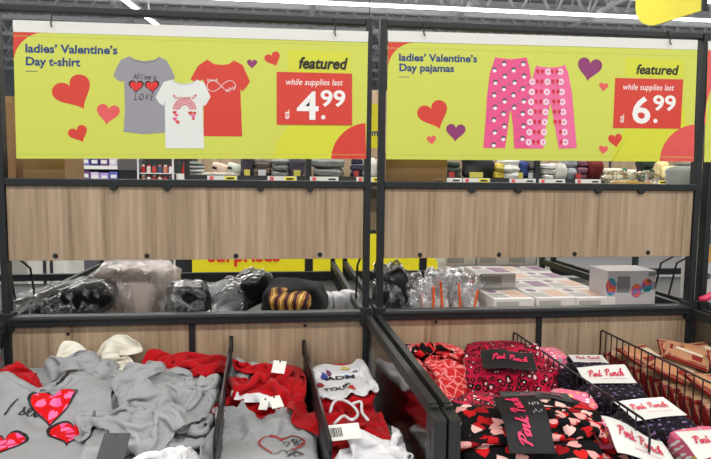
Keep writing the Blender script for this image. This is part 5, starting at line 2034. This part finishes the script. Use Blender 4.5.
TWL = cm(150, 152, 154)
goods(188, 204, 162, [TWL, cm(196, 198, 196), TWL, cm(120, 130, 120)], 'stack of grey towels at the left end of the aisle shelf', 'towels', 'towel_stack', seed=401, n=4, layers=0, amp=0.004)


def slipper(px, m, label, rz, seed, dx=0.0):
    a = PY(px, 176, YG + 0.12)
    r = empty('slipper', (a[0], YG + 0.12, gz), label, 'slipper', 'slippers across the aisle')
    P, fs, uv = soft_block(0.25, 0.10, 0.035, p=2.6, nx=20, seed=seed, amp=0.001)
    P[:, 1] *= 0.8 + 0.25 * (P[:, 0] / 0.25 + 0.5)
    attach(link('sole', np_mesh('sole', P, fs, uv, TR((a[0], YG + 0.12, gz), rz)), cm(206, 200, 186)), r)
    P, fs, uv = soft_block(0.15, 0.105, 0.085, p=2.4, nx=20, seed=seed + 1, amp=0.003)
    P[:, 2] *= 0.75 + 0.5 * (0.5 - P[:, 0] / 0.15)
    attach(link('upper', np_mesh('upper', P, fs, uv, TR((a[0], YG + 0.12, gz + 0.025), rz) @ Matrix.Translation((0.045, 0, 0))), m), r)
    MB().tube([(a[0] - 0.02, YG + 0.06, gz + 0.075), (a[0] + 0.01, YG + 0.05, gz + 0.07)], 0.012, 8).build('black_button', BLACKP, r)
    return r


slipper(216, cm(220, 196, 180), 'blush fleece slipper on the aisle shelf', 0.4, 411)
slipper(231, cm(214, 220, 206), 'pale green fleece slipper beside the blush slipper', 0.5, 413)
S_ = [(241, 254, 160, (70, 62, 74), 'dark patterned bundle right of the slippers'), (254, 271, 163, (96, 84, 76), 'brown folded bundle on the aisle shelf'),
      (272, 290, 163, (134, 138, 138), 'grey folded blanket on the aisle shelf'), (290, 305, 162, (62, 58, 72), 'dark bundle with tags beside the upright'),
      (313, 344, 163, (118, 124, 120), 'wide grey green blanket right of the upright'), (351, 362, 162, (44, 46, 70), 'navy pack left of the centre posts'),
      (362, 374, 164, (206, 204, 196), 'white pack seen beside the centre posts'), (374, 386, 163, (220, 214, 214), 'pale pack right of the centre posts'),
      (446, 458, 166, (40, 54, 44), 'dark green hat beside the barcode box'), (462, 492, 160, (24, 26, 26), 'black cap on the aisle shelf'),
      (491, 501, 168, (196, 176, 60), 'yellow and black pack beside the black cap'), (500, 516, 162, (222, 220, 212), 'white folded pack on the aisle shelf'),
      (516, 526, 165, (40, 60, 120), 'blue and yellow pack on the aisle shelf'), (526, 536, 163, (88, 84, 80), 'grey brown bundle at the slanted bracket'),
      (539, 551, 168, (226, 222, 214), 'small white fluffy bundle right of the bracket'), (551, 562, 167, (190, 188, 180), 'off white bundle beside the fluffy bundle'),
      (562, 573, 162, (150, 156, 160), 'silver grey pack on the aisle shelf'), (573, 584, 164, (120, 70, 90), 'red and blue pack on the aisle shelf'),
      (585, 598, 162, (110, 26, 28), 'maroon pompom bundle on the aisle shelf'), (640, 652, 162, (40, 62, 48), 'dark green bundle beside the cream blankets'),
      (676, 690, 163, (140, 140, 138), 'grey blanket at the right end of the aisle shelf')]
for i, (a, b, t, c, lab) in enumerate(S_):
    r = goods(a - 0.5, b + 0.5, t - 4, [cm(*c, 0.5), cm(*[min(255, int(v * 0.8 + 30)) for v in c], 0.5)], lab, 'bundle', seed=420 + 3 * i, n=1 + (i * 7) % 3)
    if c[0] < 100 or i in (12, 17):                 # printed paper sleeves round the dark bundles
        aa, bb = PY(a + (b - a) * 0.25, 172, YG + 0.05), PY(a + (b - a) * 0.7, 172, YG + 0.05)
        MB().box(aa[0], bb[0], YG + 0.045, YG + 0.052, gz + 0.01, gz + 0.06, bev=0.002).build('paper_sleeve', cm(*[(206, 196, 90), (200, 200, 206), (176, 60, 60)][i % 3]), r)
for i, (a, b, t, base) in enumerate(((599, 622, 170, 0), (600, 622, 163, 1), (623, 640, 163, 0))):
    Y = YG + 0.12
    pa_, pb_ = PY(a, 172, Y), PY(b, 172, Y)
    z0 = gz + (0.055 if base else 0.0)
    r = empty('rolled_blanket', ((pa_[0] + pb_[0]) / 2, Y, z0), ('lower cream rolled blanket with brown motif', 'upper cream rolled blanket with green end', 'single cream rolled blanket beside the pair')[i], 'blanket', GD)
    h = 0.055 if i < 2 else 0.10
    soft_obj('roll', cm(222, 212, 190), r, ((pa_[0] + pb_[0]) / 2, Y, z0), (pb_[0] - pa_[0], 0.16, h), 0, seed=480 + i, p=6, layers=0, amp=0.004, nx=16)
    soft_obj('end_trim', cm(30, 110, 80) if i != 0 else cm(120, 60, 40), r, (pb_[0] - 0.02, Y - 0.03, z0), (0.04, 0.13, h * 1.04), 0, seed=490 + i, layers=0, amp=0.002, nx=10)
for i, (a, b, t) in enumerate(((648, 664, 161), (658, 678, 166))):
    r = goods(a, b, t, cm(226, 206, 150), 'cream yellow folded blanket, %s of the two' % ('left', 'right')[i], 'blanket', seed=500 + i, Y=YG + 0.14 - 0.06 * i)

# ------------------------------------------------------------------ far left, through the gaps
wc = empty('white_cabinet', (gx(36), YG + 0.3, 0), 'white metal cabinet beyond the rear bin at the left', 'cabinet')
xa, xb = gx(11), gx(61)
MB().box(xa, xb, YG, YG + 0.5, 0, 1.28, bev=0.004).build('body', mat('cabinet_white', (216, 214, 208), 0.5, 0.04), wc)
MB().box(xa - 0.01, gx(24), YG - 0.02, YG, 0.05, 1.27).build('door', mat('cabinet_grey', (150, 148, 142), 0.5, 0.05), wc)
for px in (42, 49):
    MB().box(gx(px) - 0.012, gx(px) + 0.008, YG - 0.012, YG, 0.05, 1.27).build('door_seal', METAL, wc)
# goods shelf in the distance, seen just under the t-shirt banner
YF = 6.0
fz = PY(100, 179, YF)[2]
fx = lambda px: float(PY(px, 178, YF)[0])
fs_ = empty('far_shelf', (fx(92), YF + 0.3, 0), 'distant shelf with purple packets seen under the t-shirt banner', 'shelf')
for z in (fz - 0.32, fz - 0.02, fz + 0.16):
    MB().box(fx(40), fx(118), YF, YF + 0.5, z - 0.02, z).build('shelf_board', mat('shelf_white', (216, 216, 220), 0.5), fs_)
    MB().box(fx(40), fx(118), YF - 0.01, YF, z - 0.035, z + 0.01).build('price_strip', WHITEM, fs_)
MB().box(fx(40), fx(118), YF + 0.5, YF + 0.53, 0, 2.4).build('back_panel', mat('shelf_grey', (90, 88, 100), 0.6), fs_)
g = random.Random(12)
PCOL = [(120, 110, 190), (90, 100, 190), (170, 150, 210), (200, 190, 220), (110, 70, 130), (60, 60, 120)]
desc = ['lilac', 'blue', 'pale violet', 'near white', 'plum', 'navy']
row_n = ['lower row', 'upper row']
for rw, z in enumerate((fz - 0.02, fz + 0.16)):
    for i in range(6):
        px = 66 + i * 9.4
        ci = (i * 5 + rw * 2) % 6
        r = empty('packet', (fx(px), YF + 0.1, z), '%s packet on the distant shelf, %s' % (desc[ci], row_n[rw]), 'packet', 'packets on the distant shelf')
        h = g.uniform(0.10, 0.145)
        MB().box(fx(px) - 0.052, fx(px) + 0.052, YF + 0.03, YF + 0.15, z, z + h, bev=0.006).build('packet_body', cm(*PCOL[ci]), r)
        MB().box(fx(px) - 0.036, fx(px) + 0.036, YF + 0.028, YF + 0.032, z + h * 0.3, z + h * 0.65).build('packet_label', WHITEM, r)
db = empty('storage_tote', (fx(127), YF + 0.2, 0), 'black tote with grey lid beside the distant shelf', 'tote')
MB().box(fx(119), fx(136), YF, YF + 0.4, 0.0, fz + 0.11, bev=0.01).build('tub', cm(22, 22, 24), db)
MB().box(fx(118), fx(137), YF - 0.02, YF + 0.42, fz + 0.11, fz + 0.26, bev=0.02).build('lid', cm(86, 84, 84), db)
rk = empty('wire_rack', (fx(156), YF + 0.15, 0), 'white wire rack with small jars under the white shirt picture', 'rack')
for z in (fz - 0.05, fz + 0.085):
    MB().box(fx(138), fx(173), YF, YF + 0.25, z - 0.012, z).build('rack_shelf', mat('shelf_white', (216, 216, 220)), rk)
for px in (138, 173):
    MB().box(fx(px) - 0.01, fx(px) + 0.01, YF, YF + 0.02, 0, fz + 0.4).build('rack_post', mat('shelf_white', (216, 216, 220)), rk)
MB().box(fx(137), fx(186), YF + 0.5, YF + 0.53, 0, 2.4).build('rack_back', cm(50, 50, 50), rk)
JC = [(200, 120, 90), (226, 222, 214), (170, 30, 36), (206, 200, 190), (190, 60, 50), (70, 80, 110)]
JN = ['tan', 'white', 'dark red', 'ivory', 'brick red', 'slate']
for rw, z in enumerate((fz - 0.05, fz + 0.085)):
    for i in range(6):
        ci = (i + rw * 2) % 6
        px = 142 + i * 5.6
        r = empty('jar', (fx(px), YF + 0.08, z), '%s jar on the %s shelf of the distant wire rack' % (JN[ci], ('lower', 'upper')[rw]), 'jar', 'jars on the distant rack')
        MB().lathe([(0.024, 0), (0.027, 0.02), (0.027, 0.07), (0.018, 0.085)], 10, (fx(px), YF + 0.08, z)).build('jar_body', cm(*JC[ci]), r)
        MB().lathe([(0.020, 0.085), (0.020, 0.105)], 10, (fx(px), YF + 0.08, z)).build('lid', cm(*JC[(ci + 1) % 6]), r)
for i, (px, c, lab) in enumerate(((178, (34, 52, 42), 'dark green bottle beside the distant rack'), (183.5, (176, 30, 40), 'red and white bottle beside the towel stack'))):
    r = empty('bottle', (fx(px), YF + 0.1, fz - 0.08), lab, 'bottle', 'bottles beside the distant rack')
    MB().lathe([(0.035, 0), (0.04, 0.02), (0.04, 0.22), (0.015, 0.27), (0.015, 0.31)], 12, (fx(px), YF + 0.1, fz - 0.08)).build('bottle_body', cm(*c), r, smooth=True)
    MB().lathe([(0.041, 0.08), (0.041, 0.16)], 12, (fx(px), YF + 0.1, fz - 0.08)).build('bottle_label', WHITEM, r)
sb_ = empty('bottle_stand', (fx(181), YF + 0.1, 0), 'dark stand carrying the two bottles', 'stand')
MB().box(fx(175), fx(186.5), YF, YF + 0.3, 0, fz - 0.08).build('plinth', METAL, sb_)
